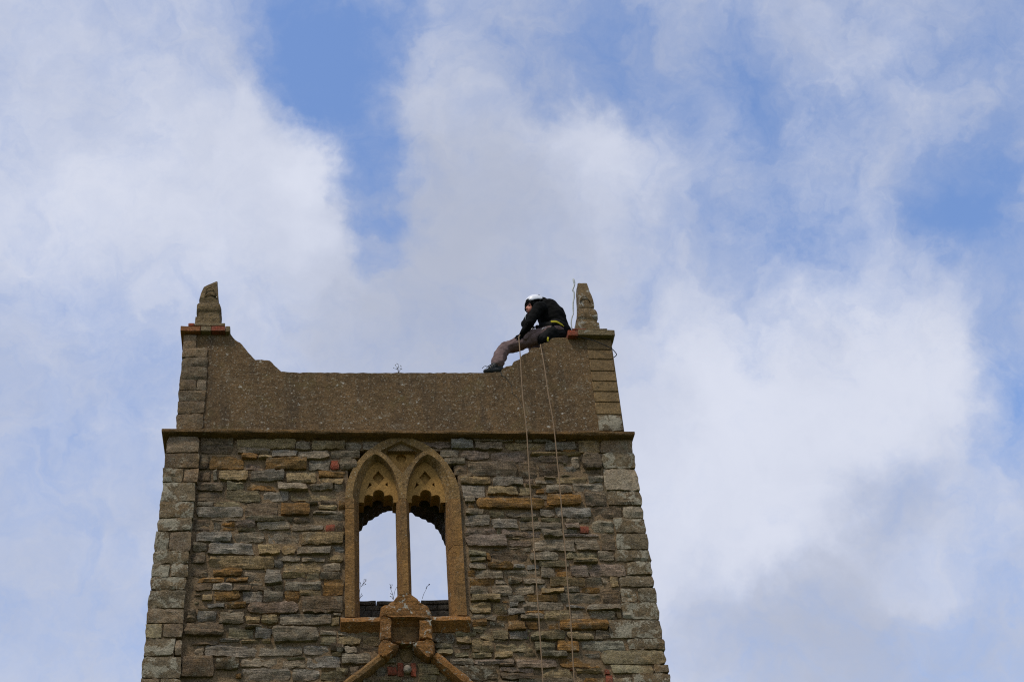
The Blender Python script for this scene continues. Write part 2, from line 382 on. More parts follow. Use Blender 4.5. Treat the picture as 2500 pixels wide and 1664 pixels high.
# ---- stones. Palette letters: real stone colours
PAL = {'b': (.258, .226, .175), 'g': (.272, .218, .146), 'w': (.165, .116, .070), 't': (.335, .238, .115), 'o': (.275, .138, .036),
       'p': (.265, .192, .138), 'l': (0.125, 0.093, 0.053), 'y': (.235, .192, .105), 'd': (0.105, 0.074, 0.043), 'r': (0.360, 0.056, 0.020), 'G': (0.310, 0.270, 0.183)}
LICH = {'l': .80, 'w': .42, 'd': .45, 'g': .22, 'o': .2, 'G': .5, 't': .12, 'p': .2}
rng = random.Random(7)
def colour_of(code, r=rng):
    c = PAL[code]; k = r.uniform(.82, 1.22); h = r.uniform(-.05, .05)
    return (c[0] * 1.34 * k * (1 + h), c[1] * 1.34 * k, c[2] * 1.36 * k * (1 - h), LICH.get(code, .05))
def frame_front(y=0.0): return lambda x, d, z: Vector((x, y - d, z))
def stone_into(bm, lay, q, place, dome=.03, back=.10, code='g', seed=0, rough=1.0, tilt=1.0):
    """q = four (x, z) corners top-left, top-right, bottom-right, bottom-left; place(x, outward, z) -> point"""
    r = random.Random(seed); col = colour_of(code, r)
    (x0, z0), (x1, z1), (x2, z2), (x3, z3) = q
    w = .5 * (abs(x1 - x0) + abs(x2 - x3)); h = .5 * (abs(z0 - z3) + abs(z1 - z2))
    nx = max(3, min(13, round(w / .036))); nz = max(2, min(5, round(h / .033)))
    k = r.choice((.0, .02, .03, .05, .08)) * rough
    jx, jz = min(.022, .07 * w) * rough, min(.016, .11 * h) * rough
    x0 += r.uniform(-jx * .3, jx); x3 += r.uniform(-jx * .3, jx); x1 -= r.uniform(-jx * .3, jx); x2 -= r.uniform(-jx * .3, jx)
    z0 -= r.uniform(-jz * .4, jz * .8); z1 -= r.uniform(-jz * .4, jz * .8); z2 += r.uniform(-jz * .4, jz * .8); z3 += r.uniform(-jz * .4, jz * .8); tx, tz = r.uniform(-.014, .014) * tilt, r.uniform(-.012, .016) * tilt
    off = Vector((r.uniform(0, 50), r.uniform(0, 50), r.uniform(0, 50)))
    e_a = min(.013, .13 * h + .002) * rough
    G = []
    for j in range(nz + 1):
        row = []
        for i in range(nx + 1):
            s, t = i / nx, j / nz; u, v = 2 * s - 1, 2 * t - 1
            uu = u * (1 - k * abs(v) ** 3); vv = v * (1 - k * 1.3 * abs(u) ** 4)
            ss, tt = (uu + 1) / 2, (vv + 1) / 2
            x = (x0 * (1 - ss) + x1 * ss) * (1 - tt) + (x3 * (1 - ss) + x2 * ss) * tt
            z = (z0 * (1 - ss) + z1 * ss) * (1 - tt) + (z3 * (1 - ss) + z2 * ss) * tt
            n = noise.noise_vector(Vector((x * 13, 0, z * 17)) + off)
            n2 = noise.noise_vector(Vector((x * 34, 0, z * 40)) + off)
            x += (n[0] * 1.1 + n2[0] * .6) * e_a; z += (n[2] * 1.2 + n2[2] * .7) * e_a
            e = max(abs(u), abs(v)); edge = (1 if e > .999 else e ** 5 * .3)
            lamn = noise.noise(Vector((x * 4, off.x, z * 42)) + off)
            d = dome * (1 - .36 * edge) + tx * u - tz * v + (n[1] * .016 + lamn * .012) * rough + n2[1] * .008
            row.append(bm.verts.new(place(x, d, z)))
        G.append(row)
    ring = [G[0][i] for i in range(nx + 1)] + [G[j][nx] for j in range(1, nz + 1)] + [G[nz][i] for i in range(nx - 1, -1, -1)] + [G[j][0] for j in range(nz - 1, 0, -1)]
    rp = [(0, i) for i in range(nx + 1)] + [(j, nx) for j in range(1, nz + 1)] + [(nz, i) for i in range(nx - 1, -1, -1)] + [(j, 0) for j in range(nz - 1, 0, -1)]
    outn = place(0, 1, 0) - place(0, 0, 0)
    bk = [bm.verts.new(v.co - outn * back) for v in ring]
    fs = [bm.faces.new((G[j][i], G[j][i + 1], G[j + 1][i + 1], G[j + 1][i])) for j in range(nz) for i in range(nx)]
    nr = len(ring)
    fs += [bm.faces.new((ring[i], bk[i], bk[(i + 1) % nr], ring[(i + 1) % nr])) for i in range(nr)]
    for f in fs:
        for l in f.loops: l[lay] = col
def stone_obj(name, q, parent, mat, **kw):
    bm = bmesh.new(); lay = bm.loops.layers.float_color.new('stone_colour')
    stone_into(bm, lay, q, kw.pop('place'), **kw)
    return build(name, bm, mat, parent, angle=math.radians(34))

TILES = {'A': (330, 1030, 4.4453), 'B': (330, 1340, 4.4453), 'C': (1120, 1030, 4.4453), 'D': (1120, 1340, 4.4453), 'E': (820, 1400, 5.939), 'H': (340, 660, 3.919), 'K': (1150, 660, 3.92)}
def px(tile, x, y):
    ox, oy, s = TILES[tile]; return ox + x / s, oy + y / s
def quad(tile, b, y):
    x0, y0, x1, y1 = b
    (xa, ya), (xb, yb) = px(tile, x0, y0), px(tile, x1, y1); ym = .5 * (ya + yb)
    L = lambda x, yy: x + (x - 843) / (ym + 3700) * (yy - ym)          # upright edges run to the vertical vanishing point
    return [(p.x, p.z) for p in (at(L(xa, ya), ya, y), at(L(xb, ya), ya, y), at(L(xb, yb), yb, y), at(L(xa, yb), yb, y))]
def parse(s):
    out = []
    for ln in s.strip().splitlines():
        t, rest = ln.split(':', 1)
        for it in rest.split(';'):
            it = it.strip()
            if it:
                *n, c = it.split(' '); out.append((t.strip(), tuple(float(v) for v in n), c))
    return out
QUOINS_L = parse('''
A:330 152 695 325 w;310 332 690 492 d;290 500 525 640 l;532 502 685 638 w;280 652 655 855 l;258 862 640 1025 l;235 1035 620 1172 l;213 1182 365 1388 l;372 1182 610 1388 w
B:190 16 585 146 l;175 155 373 290 l;382 152 580 290 l;163 297 555 430 l;145 438 545 628 l;125 636 535 792 w;110 802 290 955 y;300 797 520 945 w;95 960 420 1148 l;428 975 505 1140 w;63 1157 500 1388 l;50 1396 260 1560 w;266 1392 490 1560 l;40 1568 480 1720 l''')
QUOINS_R = parse('''
C:1535 172 1885 322 w;1552 330 1922 490 l;1580 497 1955 735 g;1618 742 1990 902 l;1782 910 2008 1030 g;1688 1037 2032 1192 l;1708 1198 2060 1372 l
D:1705 0 2082 122 l;1818 126 2108 272 l;1740 280 2122 402 l;1942 410 2152 570 l;1765 422 1932 572 l;1770 578 2177 748 l;1632 756 2212 960 l;1830 966 2237 1082 l;1545 1092 2255 1240 y;1660 1244 2110 1340 y;2120 1244 2282 1332 l;1890 1345 2312 1480 l;1682 1385 1880 1480 l;1700 1488 2325 1640 l''')
STONES = parse('''
A:705 168 1070 340 w;1090 190 1740 285 t;1745 217 1895 300 g;1905 210 2270 300 t;2278 218 2458 316 g;2470 180 2735 300 g;1120 288 1465 340 g;1150 344 1335 402 o;1345 365 1490 400 t;1475 306 1765 376 b;1775 310 2115 402 g;2122 322 2450 392 g;700 350 795 505 d;800 356 1190 512 o;1195 405 1402 522 p;1412 396 1870 516 o;1884 422 2118 518 g;2215 402 2400 520 g
A:690 525 815 642 w;845 522 886 642 G;903 526 1240 640 t;1245 530 1632 645 b;1642 530 1965 668 t;1988 530 2280 598 o;1990 604 2260 668 t;660 657 965 748 w;982 655 1185 732 y;1195 656 1540 736 o;1550 667 1872 740 g;1880 672 2152 742 g;2160 676 2262 742 g;655 756 970 856 w;980 742 1355 858 y;1390 750 1670 856 b;1684 764 2256 846 t
A:670 865 850 905 g;856 860 1165 915 y;1175 872 1290 912 d;660 920 1175 1020 b;1195 876 1565 1020 w;1580 872 1910 1008 o;1975 900 2200 950 t;2206 860 2285 950 o;1850 868 1985 898 g;1925 962 2266 994 g;1930 1002 2265 1076 g;815 1026 1155 1064 g;1190 1036 1636 1076 g;1642 1040 1702 1080 g;1715 1036 1910 1082 w;630 1040 812 1190 w;845 1090 926 1180 g;940 1084 1090 1132 o;950 1137 1090 1185 o;1100 1072 1310 1143 p;1118 1148 1310 1182 y;1315 1080 1684 1166 g;1690 1106 2048 1176 g;2176 1095 2262 1182 w
A:645 1196 1042 1292 b;1070 1190 1422 1297 g;1430 1182 1780 1310 g;1790 1195 2262 1322 t;630 1312 778 1390 g;785 1310 1285 1442 b;1330 1326 1582 1430 t;1590 1330 1748 1430 t;1758 1345 2130 1432 g;2145 1335 2262 1420 b
B:605 25 765 160 w;785 76 1530 206 t;1538 65 1795 126 g;1800 72 2060 132 g;2085 60 2256 142 t;600 167 785 286 w;830 206 1170 290 o;1175 220 1392 350 g;1395 210 1590 234 t;1510 130 1606 206 b;1410 238 1585 370 b;1615 145 2022 256 t;2036 156 2226 236 g;670 300 980 350 o;985 292 1235 350 o;1590 256 1850 304 t;1586 308 1842 368 w;1860 262 1996 332 y;2000 254 2222 324 g;2034 328 2268 500 o
B:655 362 836 442 w;840 365 1050 446 b;1065 390 1258 456 w;1264 390 1502 452 w;1510 405 1606 452 g;1618 356 2022 450 g;725 480 835 552 t;842 460 1148 552 o;1160 456 1382 576 b;1390 456 1606 572 g;1625 456 1786 576 o;1780 462 2022 516 t;780 582 970 632 b;985 576 1210 636 o;1205 584 1766 696 p;1808 515 2260 692 w;675 640 860 662 t;908 650 1000 686 w;1006 646 1200 682 w
B:560 655 660 792 w;672 676 890 786 b;915 690 1186 800 g;1195 722 1356 802 t;1362 726 1552 812 t;1560 706 2126 826 g;2150 696 2236 722 g;2108 736 2222 826 t;530 805 970 952 w;985 860 1292 966 y;1298 860 1476 966 b;1430 832 1488 856 o;1488 840 1996 1002 g;1190 830 1380 856 w;1020 822 1150 842 g;2000 885 2198 925 g;2205 876 2400 938 g;910 966 1126 1002 b;1145 976 1366 1012 t;1372 976 1472 1012 t;610 990 900 1034 w;2010 940 2190 1032 y
B:650 1046 742 1162 g;755 1020 1316 1162 b;1330 1020 1816 1152 g;1824 1032 2106 1146 b;2118 1040 2262 1110 w;2130 1116 2246 1156 t;510 1172 862 1390 w;870 1182 1130 1312 l;1142 1176 1576 1272 g;1590 1202 1852 1276 g;1850 1152 2222 1282 b;1640 1166 1842 1194 y;1155 1292 1670 1422 b;1690 1302 2002 1416 b;2015 1286 2310 1320 t;2008 1332 2290 1420 y;1090 1352 1152 1396 o;900 1398 1290 1560 w;1310 1432 1880 1540 g;1890 1430 2180 1520 t;520 1400 880 1540 w
C:160 180 595 214 g;605 180 790 214 g;796 182 1010 220 g;1050 180 1160 206 o;1175 186 1300 212 w;-85 210 155 292 b;175 216 482 302 g;495 232 916 302 t;930 222 1276 302 b;1120 306 1280 346 o;20 316 330 408 p;345 326 740 430 p;770 336 1330 364 t;770 370 1200 432 p;1210 380 1310 486 g;-160 398 78 452 g;-62 468 86 572 w;92 436 638 582 w;645 442 850 602 w;860 460 1092 582 w;1128 476 1302 556 b;-213 308 12 388 g;-370 203 -92 271 p
C:1300 206 1528 330 t;1330 345 1548 506 w;1340 520 1552 572 w;10 590 352 676 t;375 600 696 686 b;700 620 806 672 p;818 612 1040 664 g;1054 590 1390 660 t;1402 586 1570 646 g;925 585 1050 606 g;40 686 286 832 b;298 696 638 790 t;644 702 800 790 t;830 712 922 770 o;935 676 1220 762 g;1230 662 1580 750 g;720 682 905 702 t;806 780 986 832 g;630 796 796 850 w;180 836 930 942 o;950 796 1332 908 o;100 872 172 940 o;60 812 172 866 g;1370 757 1612 906 w
C:70 946 266 1002 g;340 972 496 1032 y;508 966 862 1032 g;884 946 1036 1022 b;850 906 1036 938 o;1048 922 1436 1036 b;1445 916 1772 1036 w;65 1006 332 1126 b;354 1040 646 1146 b;660 1036 866 1072 y;882 1042 1120 1076 y;1158 1040 1422 1086 g;656 1080 1120 1166 g;1148 1096 1304 1156 p;1446 1066 1680 1192 G;70 1146 408 1216 p;414 1162 455 1222 y;460 1160 896 1242 p;902 1172 1122 1242 g;1130 1166 1300 1204 g;1148 1208 1522 1238 p;1545 1206 1700 1382 w
C:70 1222 540 1352 p;550 1286 780 1342 p;800 1272 1258 1402 g;1264 1266 1520 1392 g;700 1362 782 1400 g
D:1515 22 1690 126 g;1415 150 1812 294 p;1205 180 1408 302 p;1245 106 1506 150 t;105 24 296 80 y;120 86 300 130 y;300 44 340 116 o;346 8 738 146 w;750 36 1086 126 g;880 122 1212 192 y;1150 30 1506 100 y;110 142 300 212 g;316 152 586 212 o;590 162 722 212 b;738 162 872 216 b;884 196 1042 316 g;1046 196 1182 240 o;1060 246 1182 304 o
D:105 226 178 300 o;184 230 490 316 g;500 226 880 286 g;108 316 400 410 o;400 322 520 376 g;525 290 685 376 l;700 316 936 376 g;990 310 1375 400 t;1380 312 1552 390 g;1556 302 1642 366 g;1650 300 1732 402 t;120 416 320 496 g;360 386 590 496 g;600 390 830 490 g;846 376 942 426 g;888 420 1136 474 t;1146 406 1320 464 g;1330 416 1542 468 o;1555 440 1755 602 w
D:120 498 466 568 t;472 540 542 572 o;546 502 716 570 g;720 490 1080 560 o;1100 476 1540 582 g;120 582 352 696 t;362 592 526 696 t;550 580 642 626 b;680 566 1146 652 g;1150 596 1376 640 b;1382 602 1760 660 g;530 640 712 716 b;130 706 280 756 g;285 706 406 766 g;412 722 650 776 o;730 666 930 702 o;664 706 920 766 g;930 670 1216 772 t;1222 666 1396 762 g;1408 670 1710 762 G;1712 682 1762 742 t
D:150 756 312 832 o;328 786 500 852 l;525 786 718 880 o;724 786 850 862 o;856 786 1096 856 o;1100 766 1626 876 o;145 836 312 872 y;226 878 390 980 y;372 882 536 980 y;548 886 756 972 b;780 902 1160 986 y;1174 892 1476 976 t;1480 880 1636 972 g;140 986 372 1112 t;388 1012 826 1110 y;832 1012 1052 1108 y;1058 990 1312 1112 o;1322 986 1812 1112 G
D:-10 1036 130 1070 p;128 1118 366 1176 y;380 1112 590 1176 t;614 1112 836 1172 y;890 1112 1176 1166 G;1194 1122 1366 1166 y;1372 1130 1530 1170 b;-10 1186 160 1246 g;170 1190 600 1246 p;620 1192 1070 1286 p;1080 1172 1540 1282 o;-130 1262 420 1412 l;440 1240 602 1270 w;428 1276 830 1330 p;450 1336 820 1412 d;908 1292 1232 1392 y;1268 1298 1560 1340 t;1280 1345 1576 1376 w;1272 1382 1590 1500 o;640 1402 1256 1500 g;430 1420 630 1520 w
E:20 800 252 892 g;260 802 508 892 y;514 792 626 886 t;42 900 376 1032 t;386 912 622 1032 t;0 1048 115 1142 g;124 1052 302 1166 g;310 1062 612 1150 w;80 1172 500 1306 g;-20 1180 72 1302 b;200 1345 330 1470 w;-10 1372 180 1472 y;1420 772 1732 832 y;1424 842 1716 996 l;1735 912 1962 1012 t;1722 850 2050 900 y;1966 962 2140 1122 t;1708 1032 1950 1080 p;1440 1030 1700 1092 y;1450 1100 1720 1172 y;1716 1152 1930 1216 y;1664 1236 2000 1322 g;1980 762 2140 842 y;2008 1240 2150 1312 g
E:1182 1292 1500 1450 t;1170 1190 1330 1268 o;960 1490 1132 1568 l;640 1500 945 1580 y;590 1340 740 1490 b;720 1215 880 1290 y;400 1512 600 1600 l;1190 1470 1480 1560 y;1500 1440 1620 1540 t''')
BRICKS = parse('''
A:2122 416 2208 510 r;2066 1106 2168 1180 r
C:1312 1126 1412 1198 r
D:1588 1302 1640 1352 r;1600 1358 1675 1450 r;1205 1302 1250 1306 r
E:750 1346 882 1456 r;892 1300 985 1482 r;1086 1292 1166 1482 r''')
OCC = []
def note(q):
    OCC.append((min(p[0] for p in q), max(p[0] for p in q), min(p[1] for p in q), max(p[1] for p in q)))
PIL = .055                                            # the corner strip on the left stands this far proud
pw = bmesh.new(); box(pw, XL, at(442, 1400).x, -.002 - PIL, .05, 0, ZS - .03)
build('pilaster', pw, M_MORTAR, TOW, smooth=False)
sd_ = 100
for (lst, y) in ((QUOINS_L, -PIL - .01), (QUOINS_R, -.01)):
    for t, b, c in lst:
        q = quad(t, b, y - .02); note(q); sd_ += 1
        stone_obj('quoin_stone', q, WALL, M_QUOIN, place=frame_front(y), dome=.018, back=.30, code=c, seed=sd_, rough=.75, tilt=.5)
def area(q): return abs(q[1][0] - q[0][0]) * abs(q[0][1] - q[3][1])
traced = []
for t, b, c in STONES:
    q = quad(t, b, -.02); note(q); traced.append((area(q), q, c))
traced.sort(key=lambda a: -a[0])
fill = bmesh.new(); flay = fill.loops.layers.float_color.new('stone_colour')
for i, (a, q, c) in enumerate(traced):
    kw = dict(place=frame_front(rng.choice((-.035, -.02, -.01, -.005, .0, .005, .012))), dome=rng.uniform(.010, .036), back=.10, code=c, seed=300 + i)
    if i < 300: stone_obj('stone', q, WALL, M_STONE, **kw)
    else: stone_into(fill, flay, q, **kw)
for i, (t, b, c) in enumerate(BRICKS):
    q = quad(t, b, -.03); note(q)
    stone_obj('brick', q, WALL, M_BRICK, place=frame_front(-.015), dome=.02, back=.09, code=c, seed=900 + i, rough=.6, tilt=.6)

# pieces of stone wedged into what is left of the joints, and coursed rubble past the photograph's lower edge and round the corners
NX = lambda a, b: rng.uniform(a, b)
lx = at(472, 1400).x
for nm in ((835, 1060, 1150, 1512), (812, 1480, 1160, 1535)):
    a, b = at(nm[0], nm[1]), at(nm[2], nm[3]); OCC.append((a.x, b.x, b.z, a.z))
pa, pb = px('E', 625, 280), px('E', 1430, 1300); a, b = at(*pa), at(*pb); OCC.append((a.x, b.x, b.z, a.z))
occ = [tuple(o) for o in OCC]
arr = np.array(occ)
zlow = at(990, 1690).z
tries = sorted(((NX(.035, .24), NX(.018, .062)) for _ in range(9000)), key=lambda s: -s[0] * s[1])
nfill = 0
for w, h in tries:
    x, z = NX(lx, 3.3), NX(zlow, ZS - .13)
    g = .003
    if np.any((arr[:, 0] - g < x + w) & (arr[:, 1] + g > x) & (arr[:, 2] - g < z + h) & (arr[:, 3] + g > z)): continue
    arr = np.vstack([arr, [x, x + w, z, z + h]]); nfill += 1
    sk = NX(-.01, .01)
    stone_into(fill, flay, [(x, z + h), (x + w, z + h + sk), (x + w, z + sk), (x, z)], frame_front(NX(.0, .025)), dome=NX(.015, .035), back=.08,
               code=rng.choice('ggwyytopwwd'), seed=2000 + nfill)
def coursed(x0, x1, z0, z1, place, seed, codes='gggbwttyop'):
    r = random.Random(seed); z = z0
    while z < z1:
        h = min(r.uniform(.06, .17), z1 - z)
        if h < .03: break
        x = x0
        while x < x1 - .04:
            w = min(r.uniform(.12, .48), x1 - x); g = .007
            stone_into(fill, flay, [(x + g, z + h - g), (x + w - g, z + h - g), (x + w - g, z + g), (x + g, z + g)], place, dome=r.uniform(.02, .04), back=.08, code=r.choice(codes), seed=r.randrange(10 ** 6))
            x += w
        z += h
coursed(XL, XR, 6.2, zlow - .05, frame_front(0), 5)
coursed(.0, DEP, 7.0, ZS - .15, lambda x, d, z: Vector((XL - d, .35 + x * (DEP - .35) / DEP, z)), 6)
coursed(.0, DEP, 7.0, ZS - .15, lambda x, d, z: Vector((XR + d, .35 + x * (DEP - .35) / DEP, z)), 8)
build('small_rubble', fill, M_STONE, WALL, kind='stuff', angle=math.radians(34))

# ---- string course
def string_course():
    bm = bmesh.new()
    prof = [(-.125, ZS), (-.13, ZS - .012), (-.128, ZS - .040), (-.112, ZS - .050), (-.055, ZS - .056), (-.012, ZS - .066), (.0, ZS - .085), (.0, ZS + .0)]
    xs_ = [None]
    x0, x1 = at(395, 1050, -.125).x, at(1549, 1054, -.125).x
    n = 90; rings = []
    def ring(x, side, k):
        out = []
        for i, (y, z) in enumerate(prof):
            j = noise.noise(Vector((x * 5, i * .7, side))) * .009 + noise.noise(Vector((x * 19, i, side))) * .008
            out.append((y, z, j))
        return out
    for k in range(n + 1):
        x = x0 + (x1 - x0) * k / n
        rings.append([bm.verts.new((x + (-(y + .125) * -.5 if k == 0 else (y + .125) * -.5 if k == n else 0), y + j, z + j * .8)) for (y, z, j) in ring(x, 0, k)])
    # returns along the sides, mitred
    for (k, s, xe) in ((0, -1, x0), (n, 1, x1)):
        back = [bm.verts.new((xe - s * (y + .125) * .5, DEP, z)) for (y, z) in prof]
        rr = rings[k]; m_ = len(prof)
        for i in range(m_ - 1): bm.faces.new((rr[i], rr[i + 1], back[i + 1], back[i]))
        bm.faces.new((rr[-1], rr[0], back[0], back[-1])); bm.faces.new(back)
    for A, B in zip(rings, rings[1:]):
        for i in range(len(prof)): bm.faces.new((A[i], A[(i + 1) % len(prof)], B[(i + 1) % len(prof)], B[i]))
    # flat bed that closes the top
    vs = [bm.verts.new(p) for p in ((x0 + .08, -.02, ZS - .008), (x1 - .08, -.02, ZS - .008), (x1 - .08, DEP, ZS - .008), (x0 + .08, DEP, ZS - .008))]
    return build('string_course', bm, M_STRING, TOW, angle=math.radians(50))
string_course()
st = bmesh.new(); box(st, XL + .05, XR - .05, -.02, .70, ZS - .06, ZS + .004)
build('wall_bed', st, M_STRING, TOW, smooth=False)

# ---- parapet: rendered wall with broken ramps
PY = .02
ol = [(400, 600), (870, 592), (885, 625), (920, 665), (985, 710), (1035, 775), (1085, 830), (1113, 856), (1150, 854), (1195, 858), (1248, 862), (1270, 880), (1300, 915), (1360, 967), (1440, 973), (1600, 975), (1800, 976), (2038, 979)]
orr = [(60, 979), (170, 978), (285, 974), (300, 942), (340, 916), (392, 908), (412, 870), (465, 848), (490, 810), (545, 786), (580, 741), (620, 738), (658, 735), (672, 705), (735, 682), (775, 647), (840, 642), (920, 640), (1110, 645), (1338, 650), (1400, 1080), (1455, 1540)]
o_px = [px('H', *p) for p in ol] + [px('K', *p) for p in orr]
top = [(at(x, y, PY).x, at(x, y, PY).z) for x, y in o_px]
XPL = at(*px('H', 415, 1300), PY).x
outline = []
for i, p in enumerate(top):                          # finer, slightly crumbled edge
    outline.append(p)
    if i + 1 < len(top) - 2 and i > 0:
        q_ = top[i + 1]; L_ = math.hypot(q_[0] - p[0], q_[1] - p[1]); k = int(L_ / .045)
        for j in range(1, k + 1):
            t = j / (k + 1); x, z = p[0] + (q_[0] - p[0]) * t, p[1] + (q_[1] - p[1]) * t
            outline.append((x + noise.noise(Vector((x * 20, z * 20, 1))) * .010, z + noise.noise(Vector((x * 16, z * 16, 9))) * .012))
XPR = at(*px('K', 1130, 760), PY).x
outline = [(max(min(x, XPR + .3), XPL), z) for x, z in outline[:-1]]
zb = ZS - .004
outline += [(XPR + .3, zb), (XPL, zb)]
bm = bmesh.new(); plate(bm, outline, [], PY, PY + .36)
PAR = build('parapet', bm, M_RENDER, TOW, angle=math.radians(35))
# low parapets on the other three sides
bm = bmesh.new()
for (x0, x1, y0, y1) in ((XL + .1, XL + .45, .40, DEP), (XR - .45, XR - .1, .40, DEP)):
    box(bm, x0, x1, y0, y1, zb, zb + .8)
build('side_parapet', bm, M_RENDER, TOW, smooth=False)
for i, (b, c) in enumerate((((418, 612, 545, 738), 'w'), ((410, 736, 652, 822), 'w'), ((400, 826, 655, 912), 'd'), ((390, 914, 650, 1036), 'd'), ((380, 1040, 543, 1138), 'd'), ((549, 1036, 643, 1138), 'w'),
                            ((368, 1143, 637, 1240), 'd'), ((362, 1244, 622, 1360), 'd'), ((346, 1364, 615, 1512), 'd'))):
    q = quad('H', b, PY - .03)
    stone_obj('quoin_stone', q, PAR, M_QUOIN, place=frame_front(PY), dome=.028, back=.34, code=c, seed=1100 + i, rough=.55, tilt=.4)
ash = [(1112, 652, 1340, 746), (1126, 751, 1354, 838), (1142, 844, 1370, 950), (1158, 956, 1390, 1047), (1168, 1053, 1406, 1146), (1182, 1152, 1421, 1247), (1196, 1253, 1437, 1366)]
for i, b in enumerate(ash):
    q = quad('K', b, PY - .03); bm = bmesh.new()
    slabrock(bm, q[3][0], q[2][0], PY - .012, PY + .36, q[2][1], q[0][1], .12, .003, i, .006)
    build('ashlar_block', bm, M_ASHLAR if i in (0, 1, 2, 3) else M_ASHLAR2, PAR, angle=math.radians(40))
stone_obj('quoin_stone', quad('K', (1218, 1374, 1456, 1526), PY - .03), PAR, M_QUOIN, place=frame_front(PY), dome=.03, back=.36, code='l', seed=1180, rough=.6, tilt=.5)

# a settlement crack that runs down from the foot of the ramp
bm = bmesh.new(); cp = spline([at(*px('K', *p), PY) for p in ((285, 972), (292, 1000), (330, 1025), (352, 1052), (385, 1090), (390, 1140), (398, 1175), (440, 1205), (455, 1240), (490, 1300))], 5)
for i, p in enumerate(cp): cp[i] = p + Vector((noise.noise(p * 40) * .012, 0, noise.noise(p * 37) * .008))
tube(bm, [p + Vector((0, .002, 0)) for p in cp], [.006 * (1 - .7 * i / len(cp)) + .002 for i in range(len(cp))], 6); build('crack', bm, M_DARK, PAR)

# ---- copings under the pinnacles
def coping(tile, rows, parent):
    for i, (b, mt_, yf, dep) in enumerate(rows):
        q = quad(tile, b, yf); bm = bmesh.new()
        slabrock(bm, q[3][0], q[2][0], yf, yf + dep, q[2][1], q[1][1], .07, .004, i + b[0], .006)
        build('brick' if mt_ in (M_BRICK, M_BRICKO) else 'coping_stone', bm, mt_, parent, angle=math.radians(26))
def pinnacle(secs, cy, mat, bricks, tilt=None):
    """secs: (z, x0, x1, half depth) from the base up"""
    bm = bmesh.new(); rings = []; nn = 6
    for (z, x0, x1, hd) in secs:
        r = []; rr = []
        for (u, v) in [(-1 + 2 * i / nn, -1) for i in range(nn)] + [(1, -1 + 2 * i / nn) for i in range(nn)] + [(1 - 2 * i / nn, 1) for i in range(nn)] + [(-1, 1 - 2 * i / nn) for i in range(nn)]:
            if abs(u) == 1 and abs(v) == 1: u *= .95; v *= .95
            p = Vector(((x0 + x1) / 2 + u * (x1 - x0) / 2, cy + v * hd, z))
            n = noise.noise_vector(p * 16); n2 = noise.noise_vector(p * 45)
            p += Vector((n[0] * .006 + n2[0] * .004, n[1] * .006 + n2[1] * .004, (n[2] * .006) if z > secs[0][0] else 0))
            if tilt and z > tilt[0]:
                p.z += tilt[1] * (u + tilt[2]) * (z - tilt[0]) / (secs[-1][0] - tilt[0])
            rr.append(bm.verts.new(p))
        rings.append(rr)
    for A, B in zip(rings, rings[1:]):
        m_ = len(A)
        for k in range(m_): bm.faces.new((A[k], A[(k + 1) % m_], B[(k + 1) % m_], B[k]))
    f = bm.faces.new(rings[-1]); bm.faces.new(rings[0][::-1])
    r = bmesh.ops.poke(bm, faces=[f])
    for v in r['verts']: v.co.z += .012
    return build('pinnacle', bm, mat, TOW, angle=math.radians(24))
TILES['L'] = (450, 670, 9.8); TILES['R'] = (1360, 670, 7.839)
YP = .08                                              # front face of the pinnacles
def secs_from(tile, rows, y, depth):
    out = []
    for (yy, xa, xb, dk) in rows:
        a, b = at(*px(tile, xa, yy), y + depth / 2 - dk / 2 * depth), at(*px(tile, xb, yy), y + depth / 2 - dk / 2 * depth)
        out.append((.5 * (a.z + b.z), a.x, b.x, dk * depth / 2))
    return sorted(out, key=lambda s: s[0])
PL = pinnacle(secs_from('L', [(1165, 250, 858, 1), (1085, 248, 858, 1), (1012, 258, 860, 1), (1004, 310, 846, .9), (950, 318, 838, .88), (890, 318, 850, .9), (862, 300, 862, .95), (820, 282, 878, 1), (760, 284, 880, 1), (710, 298, 868, .97), (684, 330, 850, .92),
                              (676, 372, 820, .78), (620, 368, 818, .76), (580, 360, 820, .78), (566, 350, 818, .8), (500, 368, 814, .77), (420, 396, 806, .72), (330, 430, 800, .67), (255, 462, 795, .62), (200, 560, 788, .5)], YP, .31),
              YP + .155, M_PINN, None, tilt=(at(*px('L', 600, 420), YP).z, .035, -.1))
PRR = pinnacle(secs_from('R', [(1034, 362, 830, 1), (960, 366, 826, 1), (908, 372, 818, 1), (902, 400, 772, .9), (850, 400, 775, .9), (800, 395, 788, .98), (750, 400, 788, .98), (700, 412, 770, .95), (664, 424, 740, .9), (646, 432, 700, .8),
                               (632, 430, 712, .82), (585, 430, 720, .84), (545, 432, 716, .82), (480, 430, 698, .78), (400, 424, 672, .72), (320, 412, 632, .65), (250, 402, 604, .58), (205, 398, 590, .54), (165, 398, 580, .5)], YP, .34),
               YP + .17, M_PINNL, None)
